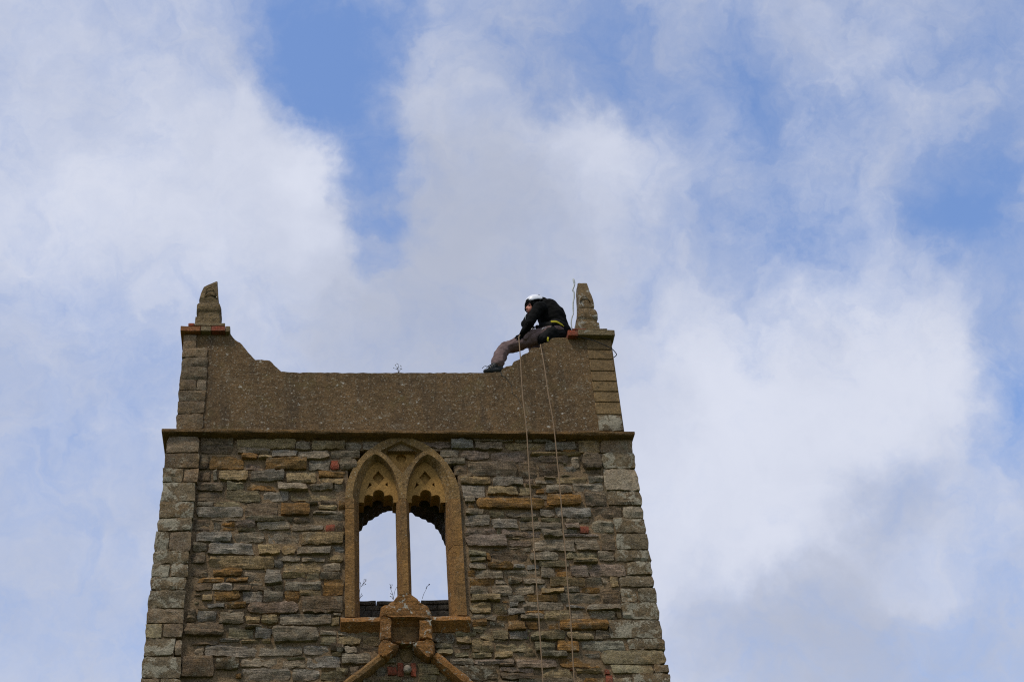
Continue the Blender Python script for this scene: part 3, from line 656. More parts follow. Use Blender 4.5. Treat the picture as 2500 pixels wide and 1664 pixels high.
# carved panel ribs on both shafts
def rib(tile, pts, parent, mat, y, r=.008):
    bm = bmesh.new(); tube(bm, [at(*px(tile, *p), y) for p in pts], r, 6); build('carved_rib', bm, mat, parent)
rib('L', [(505, 540), (520, 370), (560, 330), (620, 312), (690, 340), (735, 400), (745, 540)], PL, M_PINN, YP + .03)
rib('L', [(480, 530), (560, 480), (610, 460), (680, 490), (735, 520)], PL, M_PINN, YP + .026)
rib('R', [(440, 520), (455, 450), (500, 420), (560, 425), (610, 470), (620, 520)], PRR, M_PINNL, YP + .025)
coping('H', [((394, 531, 586, 579), M_BRICKO, -.06, .50), ((588, 531, 690, 578), M_SLAB, -.055, .5), ((692, 531, 824, 578), M_BRICK, -.06, .5), ((826, 531, 868, 584), M_SLAB, -.055, .5),
             ((468, 500, 526, 528), M_BRICK, -.01, .42), ((528, 502, 820, 528), M_SLAB, -.012, .42)], PAR)
coping('R', [((212, 1062, 405, 1162), M_BRICK, -.06, .5), ((408, 1058, 1106, 1160), M_SLAB, -.065, .5), ((290, 1032, 560, 1056), M_BRICK, .0, .42), ((562, 1030, 962, 1054), M_SLAB, -.005, .42)], PAR)

# ------------------------------------------------------------------ belfry window
def P2(x, y, yy=0.0):
    p = at(x, y, yy); return (p.x, p.z)
TILES['T'] = (820, 1050, 7.128)
def T2(x, y, yy=0.0): return P2(*px('T', x, y), yy)
def smooth_poly(pts, k=5):
    return [(p.x, p.z) for p in spline([Vector((a, 0, b)) for a, b in pts], k)]
YF, YC, YB = -.045, .065, .30
zsp = T2(1100, 1182, YF)[1]                           # springing
xo0, xo1 = T2(160, 1182, YF)[0], T2(2168, 1182, YF)[0]
xm = .5 * (xo0 + xo1)
zap = T2(1140, 82, YF)[1]
def half_arch(x0, x1, z0, z1, n=14, p=1.9):
    """pointed arch outline from (x0, z0) over the apex to (x1, z0)"""
    xa = .5 * (x0 + x1); L_ = []
    for i in range(n + 1):
        t = i / n; L_.append((x0 + (xa - x0) * (1 - math.cos(t * math.pi / 2 * .86)) / (1 - math.cos(math.pi / 2 * .86)), z0 + (z1 - z0) * math.sin(t * math.pi / 2 * .86) / math.sin(math.pi / 2 * .86)))
    R_ = [(2 * xa - x, z) for x, z in L_[-2::-1]]
    return L_ + R_
outer = half_arch(xo0, xo1, zsp, zap, 16)
# the two lights: edge of the recessed panel (back) and arris on the face (front)
b0, b1 = T2(405, 1182, YC)[0], T2(1085, 1182, YC)[0]
c0, c1 = 2 * xm - b1, 2 * xm - b0
mw = .5 * (c0 - b1)
zla = T2(712, 548, YC)[1]; zlf = T2(708, 408, YF)[1]
f0, f1 = T2(296, 1182, YF)[0], T2(1108, 1182, YF)[0]
g0, g1 = 2 * xm - f1, 2 * xm - f0
back_l = half_arch(b0, b1, zsp, zla, 12); back_r = half_arch(c0, c1, zsp, zla, 12)
front_l = half_arch(f0, f1, zsp, zlf, 12); front_r = half_arch(g0, g1, zsp, zlf, 12)
# the kite between the lights
def kite(yy, apex, side, foot, ls):
    return [(apex[0], apex[1])] + ls
ka = T2(1145, 180, YF); kl = T2(765, 355, YF); kf = T2(1150, 745, YF)
kite_f = [ka] + [(2 * xm - kl[0], kl[1])] + [(xm + .13 * (2 * xm - kl[0] - xm) + .42 * (xm - kl[0]), (kl[1] * .5 + kf[1] * .5) + .035)] + [kf] + [(xm - .13 * (xm - kl[0]) - .42 * (xm - kl[0]), (kl[1] * .5 + kf[1] * .5) + .035)] + [kl]
kite_f[0] = (xm, ka[1]); kite_f[3] = (xm, kf[1])
# the recess is deep under the pointed top and meets the bars square below
wk = xm - T2(895, 415, YC)[0]; zk = T2(895, 425, YC)[1]; ztk = T2(1140, 305, YC)[1]
kite_b = [(xm, ztk), (xm + wk, zk), (kite_f[2][0] * .97 + xm * .03, kite_f[2][1] - .01), (xm, kf[1] - .004), (kite_f[4][0] * .97 + xm * .03, kite_f[4][1] - .01), (xm - wk, zk)]
kz = zk
bm = bmesh.new()
hole_f = [front_l, front_r, kite_f]
# the face: outline with the lights cut open at the springing -> one polygon running in and out
face = outer + front_r[::-1] + front_l[::-1]
backp = outer + back_r[::-1] + back_l[::-1]
plate(bm, face, [kite_f], YF, YC, backp, [kite_b])
roughen(bm, .004, 14, 2)
WIN = build('window', bm, M_HAMTOP, TOW, angle=math.radians(30), label='pointed stone tracery head over twin lights')
# cusped panels with sunk lozenges and a sunk roundel
def lobe(cx_, cz, r, a0, a1, n=9):
    return [(cx_ + r * math.cos(math.radians(a0 + (a1 - a0) * i / n)), cz + r * math.sin(math.radians(a0 + (a1 - a0) * i / n))) for i in range(n + 1)]
def cusped_panel(x0, x1):
    xa = .5 * (x0 + x1); s = (x1 - x0)
    zb_ = T2(700, 1250, YC)[1]; zc = T2(700, 1110, YC)[1]; zs_ = T2(700, 1175, YC)[1]
    arch = half_arch(x0 - .02, x1 + .02, zsp, zla + .02, 12)
    r1 = s * .15; r2 = s * .098
    cut = [(x1 + .02, zb_), (xa + s * .375, zb_)] + [(xa + s * .375, zs_ - .01)] + lobe(xa + s * .27, zs_ + .0, r2, -10, 130, 7) + lobe(xa, zc - .005, r1, -15, 195, 10) + lobe(xa - s * .27, zs_, r2, 50, 190, 7) + [(xa - s * .375, zs_ - .01), (xa - s * .375, zb_), (x0 - .02, zb_)]
    poly = arch + cut
    zd = T2(710, 822, YC)[1]; hd = T2(710, 700, YC)[1] - zd; wd = s * .155
    loz = [(xa, zd + hd), (xa + wd, zd), (xa, zd - hd), (xa - wd, zd)]
    zt0, zt1 = T2(700, 900, YC)[1], T2(700, 975, YC)[1]
    tr = [(xa + s * .235, zt0), (xa + s * .245, zt1), (xa + s * .165, zt0 * .45 + zt1 * .55)]
    tl = [(xa - s * .225, zt0), (xa - s * .165, zt0 * .4 + zt1 * .6), (xa - s * .30, zt1 - .03)]
    bm = bmesh.new(); plate(bm, poly, [loz, tr, tl], YC + .002, YC + .055)
    o = build('cusped_panel', bm, M_HAMPANEL, WIN, angle=math.radians(30))
    bm = bmesh.new(); plate(bm, [(x * 1 + (xa - x) * .004, z + .001) for x, z in poly], [], YC + .0555, YB)
    build('panel_ground', bm, M_HAMPANEL, WIN, angle=math.radians(30))
cusped_panel(b0, b1); cusped_panel(c0, c1)
zr = T2(1130, 485, YC)[1]
kb2 = [(xm + (x - xm) * 1.08, kz + (z - kz) * 1.08) for x, z in kite_b]
bm = bmesh.new(); plate(bm, kb2, [lobe(xm, zr, .060, 0, 345, 15)], YC + .002, YC + .045); build('roundel_panel', bm, M_HAMPANEL, WIN, angle=math.radians(30))
bm = bmesh.new(); plate(bm, [(x, z + .0008) for x, z in kb2], [], YC + .0455, YB); build('roundel_ground', bm, M_HAMPANEL, WIN, smooth=False)
# jambs and mullion with chamfered edges
zsl = at(990, 1502, -.05).z
def upright(name, sec, z0, z1, mat, seed, joints=()):
    zs2 = [z0] + sorted(joints) + [z1]
    for k in range(len(zs2) - 1):
        a, b = zs2[k] + (.003 if k else 0), zs2[k + 1] - .003
        bm = bmesh.new(); nn = max(2, int((b - a) / .08)); rings = []
        for i in range(nn + 1):
            z = a + (b - a) * i / nn; rings.append([bm.verts.new((x, y, z)) for x, y in sec])
        for A, B in zip(rings, rings[1:]):
            for j in range(len(sec)): bm.faces.new((A[j], A[(j + 1) % len(sec)], B[(j + 1) % len(sec)], B[j]))
        bm.faces.new(rings[0]); bm.faces.new(rings[-1])
        roughen(bm, .004, 12, seed + k); build(name, bm, mat, WIN, angle=math.radians(30))
jo = at(843, 1300, YF).x; ji = at(865, 1300, YF).x; jb = at(877, 1300, YC).x
ro_ = 2 * xm - jo; ri = 2 * xm - ji; rb = 2 * xm - jb
upright('jamb', [(jo, YF), (ji, YF), (jb, YC), (jb, YB), (jo, YB)], zsl, zsp - .002, M_HAM, 1, (at(850, 1240, YF).z,))
upright('jamb', [(ri, YF), (ro_, YF), (ro_, YB), (rb, YB), (rb, YC)], zsl, zsp - .002, M_HAM, 4, (at(1130, 1330, YF).z,))
mf = .5 * (g0 - f1); mb = at(985, 1300, YC).x - at(968, 1300, YC).x
mb = .072
upright('mullion', [(xm - .028, YF), (xm + .034, YF), (xm + mb, YC - .01), (xm + mb, YB - .05), (xm - mb, YB - .05), (xm - mb, YC - .01)], zsl, zsp - .002, M_HAM, 8)
# sill
s0, s1 = at(*px('E', 70, 640), -.11).x, at(*px('E', 1955, 640), -.11).x
zt = at(*px('E', 400, 612), -.08).z; zbt = at(*px('E', 400, 690), -.11).z
bm = bmesh.new(); prof = [(.30, zt + .05), (-.03, zt + .012), (-.10, zt - .035), (-.115, zbt), (-.09, zbt - .02), (-.04, zbt - .05), (-.01, zbt - .085), (.30, zbt - .085)]
rings = []
for i in range(25):
    x = s0 + (s1 - s0) * i / 24; rings.append([bm.verts.new((x, y, z)) for y, z in prof])
for A, B in zip(rings, rings[1:]):
    for j in range(len(prof)): bm.faces.new((A[j], A[(j + 1) % len(prof)], B[(j + 1) % len(prof)], B[j]))
bm.faces.new(rings[0]); bm.faces.new(rings[-1]); roughen(bm, .009, 13, 6); build('sill', bm, M_HAMLICH, WIN, angle=math.radians(40))
# rubble blocking behind the sill, one stone at a time
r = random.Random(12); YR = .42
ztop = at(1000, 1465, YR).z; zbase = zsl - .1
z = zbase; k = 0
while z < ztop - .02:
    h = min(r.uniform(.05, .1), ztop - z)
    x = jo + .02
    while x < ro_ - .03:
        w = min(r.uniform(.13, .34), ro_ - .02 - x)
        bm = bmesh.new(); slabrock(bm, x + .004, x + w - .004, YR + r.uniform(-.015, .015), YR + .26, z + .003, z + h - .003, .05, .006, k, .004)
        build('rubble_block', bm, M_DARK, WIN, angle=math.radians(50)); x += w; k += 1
    z += h
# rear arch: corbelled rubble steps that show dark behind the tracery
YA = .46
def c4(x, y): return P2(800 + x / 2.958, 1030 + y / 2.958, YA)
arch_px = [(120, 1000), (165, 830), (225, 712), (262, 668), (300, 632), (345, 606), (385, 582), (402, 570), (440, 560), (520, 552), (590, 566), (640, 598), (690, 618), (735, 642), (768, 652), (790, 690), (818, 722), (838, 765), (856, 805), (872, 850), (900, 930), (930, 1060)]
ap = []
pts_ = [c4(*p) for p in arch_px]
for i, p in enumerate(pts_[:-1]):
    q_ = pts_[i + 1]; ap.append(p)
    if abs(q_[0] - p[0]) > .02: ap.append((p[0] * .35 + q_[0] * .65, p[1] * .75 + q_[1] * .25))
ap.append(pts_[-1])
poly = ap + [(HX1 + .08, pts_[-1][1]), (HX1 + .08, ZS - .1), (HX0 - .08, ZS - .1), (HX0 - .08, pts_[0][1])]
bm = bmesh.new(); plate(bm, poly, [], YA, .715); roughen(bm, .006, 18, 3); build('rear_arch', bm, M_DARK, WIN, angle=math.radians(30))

# ------------------------------------------------------------------ niche, hood mould and ball under the window
def E2(x, y, yy): return P2(*px('E', x, y), yy)
NY = -.16
NI = None
def block(name, pts, y0, y1, mat, parent, seed, amt=.016, inset=.014, cuts=.035):
    f = [E2(x, y, y0) for x, y in pts]
    fine = []
    for i, p in enumerate(f):
        q_ = f[(i + 1) % len(f)]; k = max(0, int(math.hypot(q_[0] - p[0], q_[1] - p[1]) / (cuts * .7)))
        fine.append(p)
        for j in range(1, k + 1): t = j / (k + 1); fine.append((p[0] + (q_[0] - p[0]) * t, p[1] + (q_[1] - p[1]) * t))
    cx_ = sum(p[0] for p in fine) / len(fine); cz = sum(p[1] for p in fine) / len(fine)
    ins = [(x + (cx_ - x) * inset * 4, z + (cz - z) * inset * 4) for x, z in fine]
    bm = bmesh.new()
    A = [bm.verts.new((x, y0, z)) for x, z in ins]; B = [bm.verts.new((x, y0 + inset, z)) for x, z in fine]; C = [bm.verts.new((x, y1, z)) for x, z in fine]
    n = len(A)
    for i in range(n):
        bm.faces.new((A[i], A[(i + 1) % n], B[(i + 1) % n], B[i])); bm.faces.new((B[i], B[(i + 1) % n], C[(i + 1) % n], C[i]))
    for t in tessellate_polygon([[Vector((p[0], p[1], 0)) for p in ins]]):
        try: bm.faces.new([A[i] for i in t])
        except ValueError: pass
    bm.faces.new(C[::-1])
    fs = [f_ for f_ in bm.faces if len(f_.verts) == 3]
    bmesh.ops.subdivide_edges(bm, edges=list({e for f_ in fs for e in f_.edges if e.calc_length() > cuts}), cuts=2)
    bmesh.ops.triangulate(bm, faces=[f_ for f_ in bm.faces if len(f_.verts) > 4])
    bmesh.ops.smooth_vert(bm, verts=[v for v in bm.verts if v.co.y < y1 - .02], factor=.55, use_axis_x=True, use_axis_y=True, use_axis_z=True)
    roughen(bm, amt, 15, seed); roughen(bm, .009, 38, seed + 3); return build(name, bm, mat, parent, angle=math.radians(55))
NI = block('niche', [(652, 470), (700, 440), (770, 410), (840, 350), (905, 290), (1040, 268), (1130, 296), (1190, 345), (1240, 402), (1300, 430), (1362, 462), (1390, 560), (1396, 640), (1210, 646), (1200, 652), (1110, 652), (1030, 640), (900, 648), (822, 654), (790, 640), (645, 585)],
           NY, .05, M_HAMLICH, TOW, 21)
block('niche_pier', [(642, 596), (780, 648), (818, 660), (818, 780), (812, 945), (760, 955), (640, 950), (638, 780)], NY + .012, .05, M_HAMLICH, NI, 22)
block('niche_pier', [(1212, 654), (1398, 648), (1405, 780), (1402, 938), (1290, 940), (1205, 945), (1208, 800)], NY + .012, .05, M_HAMLICH, NI, 23)
block('niche_panel', [(780, 600), (1240, 600), (1240, 1010), (780, 1010)], -.05, .05, M_HAM, NI, 24, amt=.004)
block('niche_base', [(632, 962), (760, 958), (830, 985), (915, 1008), (912, 1050), (840, 1120), (740, 1196), (690, 1200), (626, 1170), (624, 1060)], NY - .005, .05, M_HAMLICH, NI, 25)
block('niche_base', [(1112, 990), (1200, 950), (1400, 946), (1434, 975), (1434, 1120), (1425, 1160), (1372, 1206), (1340, 1205), (1230, 1130), (1135, 1075), (1118, 1020)], NY - .005, .05, M_HAMLICH, NI, 26)
block('niche_shelf', [(815, 975), (1215, 975), (1120, 1006), (910, 1008)], NY + .03, .05, M_HAMLICH, NI, 27, amt=.004)
# the lower, plain recess with a rounded foot
block('niche_ground', [(900, 1000), (1140, 1000), (1150, 1120), (1120, 1230), (1080, 1275), (1030, 1285), (980, 1272), (930, 1220), (905, 1120)], -.012, .06, M_ASHLAR, NI, 28, amt=.003)
def hood(x0, y0, x1, y1, wpx, seed, n=12):
    a, b = at(*px('E', x0, y0), -.08), at(*px('E', x1, y1), -.08)
    d = (b - a).normalized(); nrm = Vector((-d.z, 0, d.x));
    if nrm.z < 0: nrm = -nrm
    hw = wpx / 5.939 / 196 / 2
    prof = [(hw * 1.0, .0), (hw * .95, -.10), (hw * .3, -.13), (-hw * .5, -.125), (-hw * 1.0, -.085), (-hw * 1.15, .04), (hw * 1.0, .04)]
    bm = bmesh.new(); rings = []
    for i in range(n + 1):
        p = a + (b - a) * i / n
        rings.append([bm.verts.new((p.x + nrm.x * u, y, p.z + nrm.z * u)) for u, y in prof])
    for A, B in zip(rings, rings[1:]):
        for j in range(len(prof)): bm.faces.new((A[j], A[(j + 1) % len(prof)], B[(j + 1) % len(prof)], B[j]))
    bm.faces.new(rings[0]); bm.faces.new(rings[-1]); roughen(bm, .010, 14, seed)
    build('hood_mould', bm, M_HAMLICH if x1 > x0 else M_HAM, TOW, angle=math.radians(40))
hood(672, 1215, -60, 1775, 112, 31); hood(1425, 1195, 2100, 1745, 128, 32)
bm = bmesh.new(); bmesh.ops.create_uvsphere(bm, u_segments=20, v_segments=14, radius=.044)
p = at(*px('E', 1037, 1381), -.05)
for v in bm.verts: v.co = Vector((v.co.x, v.co.y, v.co.z * 1.05)) + p
roughen(bm, .004, 20, 4); build('stone_ball', bm, M_BALL, TOW)

# ------------------------------------------------------------------ the person on the parapet
TILES['M'] = (1170, 700, 7.127)
def pm(x, y, yy): return at(*px('M', x, y), yy)
PB = pm(1350, 870, .2)
PER = empty('person', PB, 'person in white helmet and black fleece sitting bent forward on the stepped parapet', 'person')
def cone(bm, p0, r0, p1, r1, n=14, sq=(1, 1)):
    """a round-ended tapered limb"""
    p0, p1 = Vector(p0), Vector(p1); d = (p1 - p0); L_ = d.length; d.normalize()
    a = d.orthogonal().normalized(); b = d.cross(a); rings = []
    for i in range(-4, 5):
        pass
    prof = [(-math.cos(t) * r0, math.sin(t) * r0) for t in (math.pi / 8, math.pi / 4, 3 * math.pi / 8)] + [(0, r0), (L_ * .5, (r0 + r1) / 2), (L_, r1)] + [(L_ + math.sin(t) * r1, math.cos(t) * r1) for t in (math.pi / 8, math.pi / 4, 3 * math.pi / 8)]
    for s, r in prof:
        rings.append([bm.verts.new(p0 + d * s + (a * math.cos(2 * math.pi * k / n) + b * math.sin(2 * math.pi * k / n)) * r) for k in range(n)])
    v0, v1 = bm.verts.new(p0 - d * r0), bm.verts.new(p1 + d * r1)
    for A, B in zip(rings, rings[1:]):
        for k in range(n): bm.faces.new((A[k], A[(k + 1) % n], B[(k + 1) % n], B[k]))
    for k in range(n):
        bm.faces.new((v0, rings[0][(k + 1) % n], rings[0][k])); bm.faces.new((v1, rings[-1][k], rings[-1][(k + 1) % n]))
def ell(bm, c, rad, rot=None, u=18, v=12):
    r = bmesh.ops.create_uvsphere(bm, u_segments=u, v_segments=v, radius=1)
    mm = Matrix.Translation(c) @ ((rot or Matrix.Identity(3)).to_4x4()) @ Matrix.Diagonal((*rad, 1))
    for w in r['verts']: w.co = mm @ w.co
def organic(name, bm, mat, parent, voxel=.012, smooth=3, wr=0.0, wf=14, seed=0):
    """fuse overlapping limbs into one continuous skin"""
    me = bpy.data.meshes.new('t'); bmesh.ops.recalc_face_normals(bm, faces=bm.faces); bm.to_mesh(me); bm.free()
    o = bpy.data.objects.new('t', me); COL.objects.link(o)
    md = o.modifiers.new('r', 'REMESH'); md.mode = 'VOXEL'; md.voxel_size = voxel
    s = o.modifiers.new('s', 'SMOOTH'); s.iterations = smooth; s.factor = .5
    dg = bpy.context.evaluated_depsgraph_get(); me2 = bpy.data.meshes.new_from_object(o.evaluated_get(dg))
    bpy.data.objects.remove(o); bpy.data.meshes.remove(me)
    b2 = bmesh.new(); b2.from_mesh(me2); bpy.data.meshes.remove(me2); b2.normal_update()
    if wr:
        for v in b2.verts:
            n = noise.noise(v.co * wf + Vector((seed, 0, 0))) + .5 * noise.noise(v.co * wf * 2.3 + Vector((0, seed, 0)))
            v.co += v.normal * n * wr
    return build(name, b2, mat, parent)
# joints; left side is towards the camera (small Y)
hip_l, hip_r = pm(1330, 800, .13), pm(1330, 790, .30)
knee_l, knee_r = pm(440, 1060, .17), pm(930, 905, .56)
ank_l, ank_r = pm(300, 1375, .07), pm(1010, 1270, .64)
pel, waist, chest = pm(1350, 760, .21), pm(1300, 640, .21), pm(1205, 440, .21)
sh_l, sh_r = pm(1035, 370, .05), pm(1040, 330, .38)
el_l, el_r = pm(870, 640, -.01), pm(800, 640, .36)
wr_l, wr_r = pm(745, 830, .06), pm(900, 745, .24)
neck, head = pm(1020, 320, .19), pm(918, 352, .17)
face_d = Vector((-.78, -.42, -.46)).normalized()
bm = bmesh.new()
cone(bm, pel, .13, chest, .13); cone(bm, chest, .12, neck, .06); cone(bm, neck, .055, head, .06)
ell(bm, head, (.082, .075, .10), face_d.to_track_quat('Y', 'Z').to_matrix())
ell(bm, head + face_d * .04 + Vector((0, 0, -.045)), (.05, .05, .055))
nose_c = head + face_d * .085; cone(bm, nose_c + Vector((0, 0, .015)), .010, nose_c + face_d * .016 + Vector((0, 0, -.012)), .014)
side = face_d.cross(Vector((0, 0, 1))).normalized()
for sg in (-1, 1):
    ell(bm, head + side * sg * .078 + Vector((0, 0, -.01)), (.014, .014, .03))
    cone(bm, head + face_d * .07 + side * sg * .03 + Vector((0, 0, .028)), .010, head + face_d * .065 + side * sg * .045 + Vector((0, 0, .026)), .009)
cone(bm, head + face_d * .078 + side * .02 + Vector((0, 0, -.05)), .009, head + face_d * .078 - side * .02 + Vector((0, 0, -.05)), .009)
for a, b, c in ((sh_l, el_l, wr_l), (sh_r, el_r, wr_r)):
    cone(bm, chest, .08, a, .055); cone(bm, a, .05, b, .04); cone(bm, b, .04, c, .028)
for a, b, c in ((hip_l, knee_l, ank_l), (hip_r, knee_r, ank_r)):
    cone(bm, pel, .10, a, .085); cone(bm, a, .075, b, .055); cone(bm, b, .055, c, .04)
def hand(bm, wr, d, palm_n, curl, s=1.0):
    """palm, four bent unequal fingers and a thumb"""
    d = d.normalized(); sdv = d.cross(palm_n).normalized(); pn = sdv.cross(d).normalized()
    for k in range(4):
        off = sdv * (k - 1.5) * .019 * s; base = wr + d * .075 * s + off
        cone(bm, wr + off * .6, .019 * s, base, .013 * s, 8)
        L_ = (.040, .045, .042, .033)[k] * s; d1 = (d + pn * curl * .5).normalized(); d2 = (d * .5 + pn * curl).normalized(); d3 = (d * -.1 + pn * curl).normalized()
        a = base + d1 * L_; b = a + d2 * L_ * .65; c = b + d3 * L_ * .5
        cone(bm, base, .0105 * s, a, .0095 * s, 8); cone(bm, a, .0095 * s, b, .0085 * s, 8); cone(bm, b, .0085 * s, c, .0075 * s, 8)
    t0 = wr + d * .025 * s - sdv * .026 * s; t1 = t0 + (d * .6 - sdv * .7 + pn * .4).normalized() * .04 * s; t2 = t1 + (d * .8 + pn * .5).normalized() * .032 * s
    cone(bm, t0, .014 * s, t1, .011 * s, 8); cone(bm, t1, .011 * s, t2, .009 * s, 8)
organic('body', bm, M_SKIN, PER, .009, 2)
for (w, e) in ((wr_l, el_l), (wr_r, el_r)):
    bm = bmesh.new(); dd = (w - e).normalized(); hand(bm, w, Vector((dd.x * .6, .15, dd.z)), Vector((-.35, .9, -.1)), .8, 1.0)
    organic('glove', bm, M_BLACK, PER, .005, 1)
for sg in (-1, 1):
    bm = bmesh.new(); ell(bm, head + face_d * .074 + side * sg * .031 + Vector((0, 0, .012)), (.009, .009, .007)); build('eye', bm, M_EYE, PER)
# fleece
bm = bmesh.new()
cone(bm, pm(1330, 735, .21), .165, pm(1260, 560, .21), .18); cone(bm, pm(1260, 560, .21), .18, pm(1195, 420, .21), .165); cone(bm, pm(1195, 420, .21), .16, pm(1100, 330, .20), .115)
cone(bm, pm(1100, 330, .20), .11, pm(1030, 310, .19), .075)
cone(bm, pm(1340, 480, .21), .12, pm(1370, 700, .21), .125)
for a, b, c in ((sh_l, el_l, wr_l), (sh_r, el_r, wr_r)):
    cone(bm, pm(1150, 400, .2), .11, a, .085); cone(bm, a, .08, b, .058); cone(bm, b, .058, c, .043)
organic('fleece_jacket', bm, M_BLACK, PER, .011, 4, .010, 13, 5)
# trousers, loose
bm = bmesh.new()
cone(bm, pm(1390, 770, .21), .13, pm(1250, 800, .21), .13)
cone(bm, hip_l + Vector((0, 0, .01)), .112, knee_l.lerp(hip_l, .45), .098); cone(bm, knee_l.lerp(hip_l, .45), .098, knee_l + Vector((.02, 0, 0)), .078)
cone(bm, knee_l, .080, pm(345, 1240, .11), .084); cone(bm, pm(345, 1240, .11), .084, pm(320, 1345, .07), .080)
cone(bm, hip_r, .105, knee_r, .08); cone(bm, knee_r, .078, ank_r, .07)
organic('trousers', bm, M_TROUSER, PER, .010, 2, .014, 12, 9)
bm = bmesh.new()                                      # pocket flaps on the raised thigh
cone(bm, pm(1040, 780, .10), .045, pm(820, 825, .07), .05); cone(bm, pm(830, 830, .07), .05, pm(800, 905, .07), .03)
organic('thigh_pocket', bm, M_TROUSER, PER, .010, 3, .008, 16, 3)
# boots: black cuffs, shoe, sole and laces
for (an, kn, tp) in ((ank_l, knee_l, pm(115, 1470, .05)), (ank_r, knee_r, ank_r + Vector((-.17, .03, -.07)))):
    bm = bmesh.new(); u = (kn - an).normalized(); toe = tp
    heel = an + Vector((.055, .0, -.065)) if an is ank_l else an + Vector((.05, 0, -.06))
    cone(bm, an + u * .06, .07, an - u * .0, .062); cone(bm, an, .055, heel, .042); cone(bm, heel, .040, toe, .034); cone(bm, an - Vector((.03, 0, .02)), .05, toe + Vector((.04, 0, .01)), .036)
    bo = organic('boot', bm, M_BOOT, PER, .008, 2, .003, 30)
    bm = bmesh.new()
    for k in range(9):
        t = k / 8; c = heel.lerp(toe, t) + Vector((0, 0, -.036)); 
    cone(bm, heel + Vector((.0, 0, -.034)), .018, toe + Vector((-.01, 0, -.030)), .014, 10); organic('sole', bm, M_VENT, bo, .006, 1)
    if an is ank_l:
        bm = bmesh.new(); l0 = toe + Vector((.05, -.03, .03))
        for k in range(3):
            a = l0 + Vector((.022 * k, 0, .016 * k)); tube(bm, spline([a, a + Vector((-.02, -.03, .012)), a + Vector((-.05, -.02, -.015))], 4), .0035, 5)
        tube(bm, spline([l0, l0 + Vector((-.06, -.02, .015)), l0 + Vector((-.10, -.01, -.015))], 4), .0035, 5)
        build('boot_lace', bm, M_VENT, bo)
# dark hood under the helmet, open at the face
hr = face_d.to_track_quat('Y', 'Z').to_matrix()
bm = bmesh.new(); ell(bm, head + Vector((.012, .004, .01)), (.098, .108, .116), hr, 28, 20)
kill = [f for f in bm.faces if (f.calc_center_median() - head).normalized().dot(Vector((-.70, -.58, -.42)).normalized()) > .80]
bmesh.ops.delete(bm, geom=kill, context='FACES'); o = build('balaclava', bm, M_BLACK, PER)
md = o.modifiers.new('thick', 'SOLIDIFY'); md.thickness = .006
# helmet
hup = Vector((-.30, -.06, 1)).normalized(); hfw = Vector((-1, -.2, -.25)); hfw = (hfw - hup * hfw.dot(hup)).normalized(); hsd = hup.cross(hfw)
hm = Matrix((hfw, hsd, hup)).transposed(); hc = pm(970, 286, .18)
bm = bmesh.new(); r = bmesh.ops.create_uvsphere(bm, u_segments=32, v_segments=20, radius=1)
bmesh.ops.delete(bm, geom=[v for v in bm.verts if v.co.z < -.20], context='VERTS')
for v in bm.verts:
    x, y, z = v.co
    v.co = hc + hm @ Vector((x * .136, y * .112, z * .116 + (.010 * x if z < .1 else 0)))
HEL = build('helmet', bm, M_HELM, PER); md = HEL.modifiers.new('thick', 'SOLIDIFY'); md.thickness = .010; md.offset = -1
for (x, y, z, a) in ((.86, .42, .26, 0), (-.55, .42, .72, 1)):
    d = Vector((x, y, z)).normalized(); c = hc + hm @ Vector((d.x * .139, d.y * .115, d.z * .117))
    nrm = (hm @ Vector((d.x / .14, d.y / .116, d.z / .118))).normalized()
    bm = bmesh.new(); tx = nrm.cross(hup).normalized(); ty = nrm.cross(tx)
    ell(bm, c, (.028, .014, .006), Matrix((tx, ty, nrm)).transposed(), 14, 8)
    build('helmet_vent', bm, M_VENT, HEL)
bm = bmesh.new(); rr = []
for k in range(33):
    t = 2 * math.pi * k / 32; rr.append(hc + hm @ Vector((math.cos(t) * .139, math.sin(t) * .115, -.022 + .01 * math.cos(t))))
tube(bm, rr, .006, 6, False); build('helmet_rim', bm, M_VENT, HEL)
bm = bmesh.new(); tube(bm, spline([hc + hm @ Vector((.09, .10, -.02)), pm(800, 360, .06), pm(830, 440, .08), pm(900, 420, .06), hc + hm @ Vector((-.05, .112, -.02))], 6), .007, 6); build('chin_strap', bm, M_WEB, HEL)
bm = bmesh.new(); tube(bm, [pm(808, 430, .04), pm(806, 500, .04), pm(808, 570, .05)], .0035, 6); build('white_cord', bm, M_HELM, HEL)
# harness: belt, yellow edging, leg loop, back strap, pouches and hardware
def strap(name, pts, w, t, mat, parent=PER, up=Vector((0, 0, 1))):
    pts = spline(pts, 6); bm = bmesh.new(); rings = []
    for i, p in enumerate(pts):
        d = (pts[min(i + 1, len(pts) - 1)] - pts[max(i - 1, 0)]).normalized(); s = d.cross(Vector((0, -1, 0)))
        s = s.normalized() if s.length > .01 else up; n = d.cross(s).normalized()
        rings.append([bm.verts.new(p + s * a * w / 2 + n * b * t / 2) for a, b in ((-1, -1), (1, -1), (1, 1), (-1, 1))])
    for A, B in zip(rings, rings[1:]):
        for k in range(4): bm.faces.new((A[k], A[(k + 1) % 4], B[(k + 1) % 4], B[k]))
    bm.faces.new(rings[0]); bm.faces.new(rings[-1]); return build(name, bm, mat, parent, angle=math.radians(40))
bm = bmesh.new(); cone(bm, pm(1120, 715, .13), .075, pm(1330, 720, .12), .105); cone(bm, pm(1330, 720, .13), .125, pm(1450, 770, .20), .115); cone(bm, pm(1270, 800, .08), .085, pm(1120, 920, .07), .082); cone(bm, pm(1130, 930, .08), .08, pm(1300, 880, .11), .085); cone(bm, pm(1400, 840, .12), .085, pm(1300, 850, .11), .08)
HAR = organic('harness', bm, M_WEB, PER, .011, 2, .008, 22, 2)
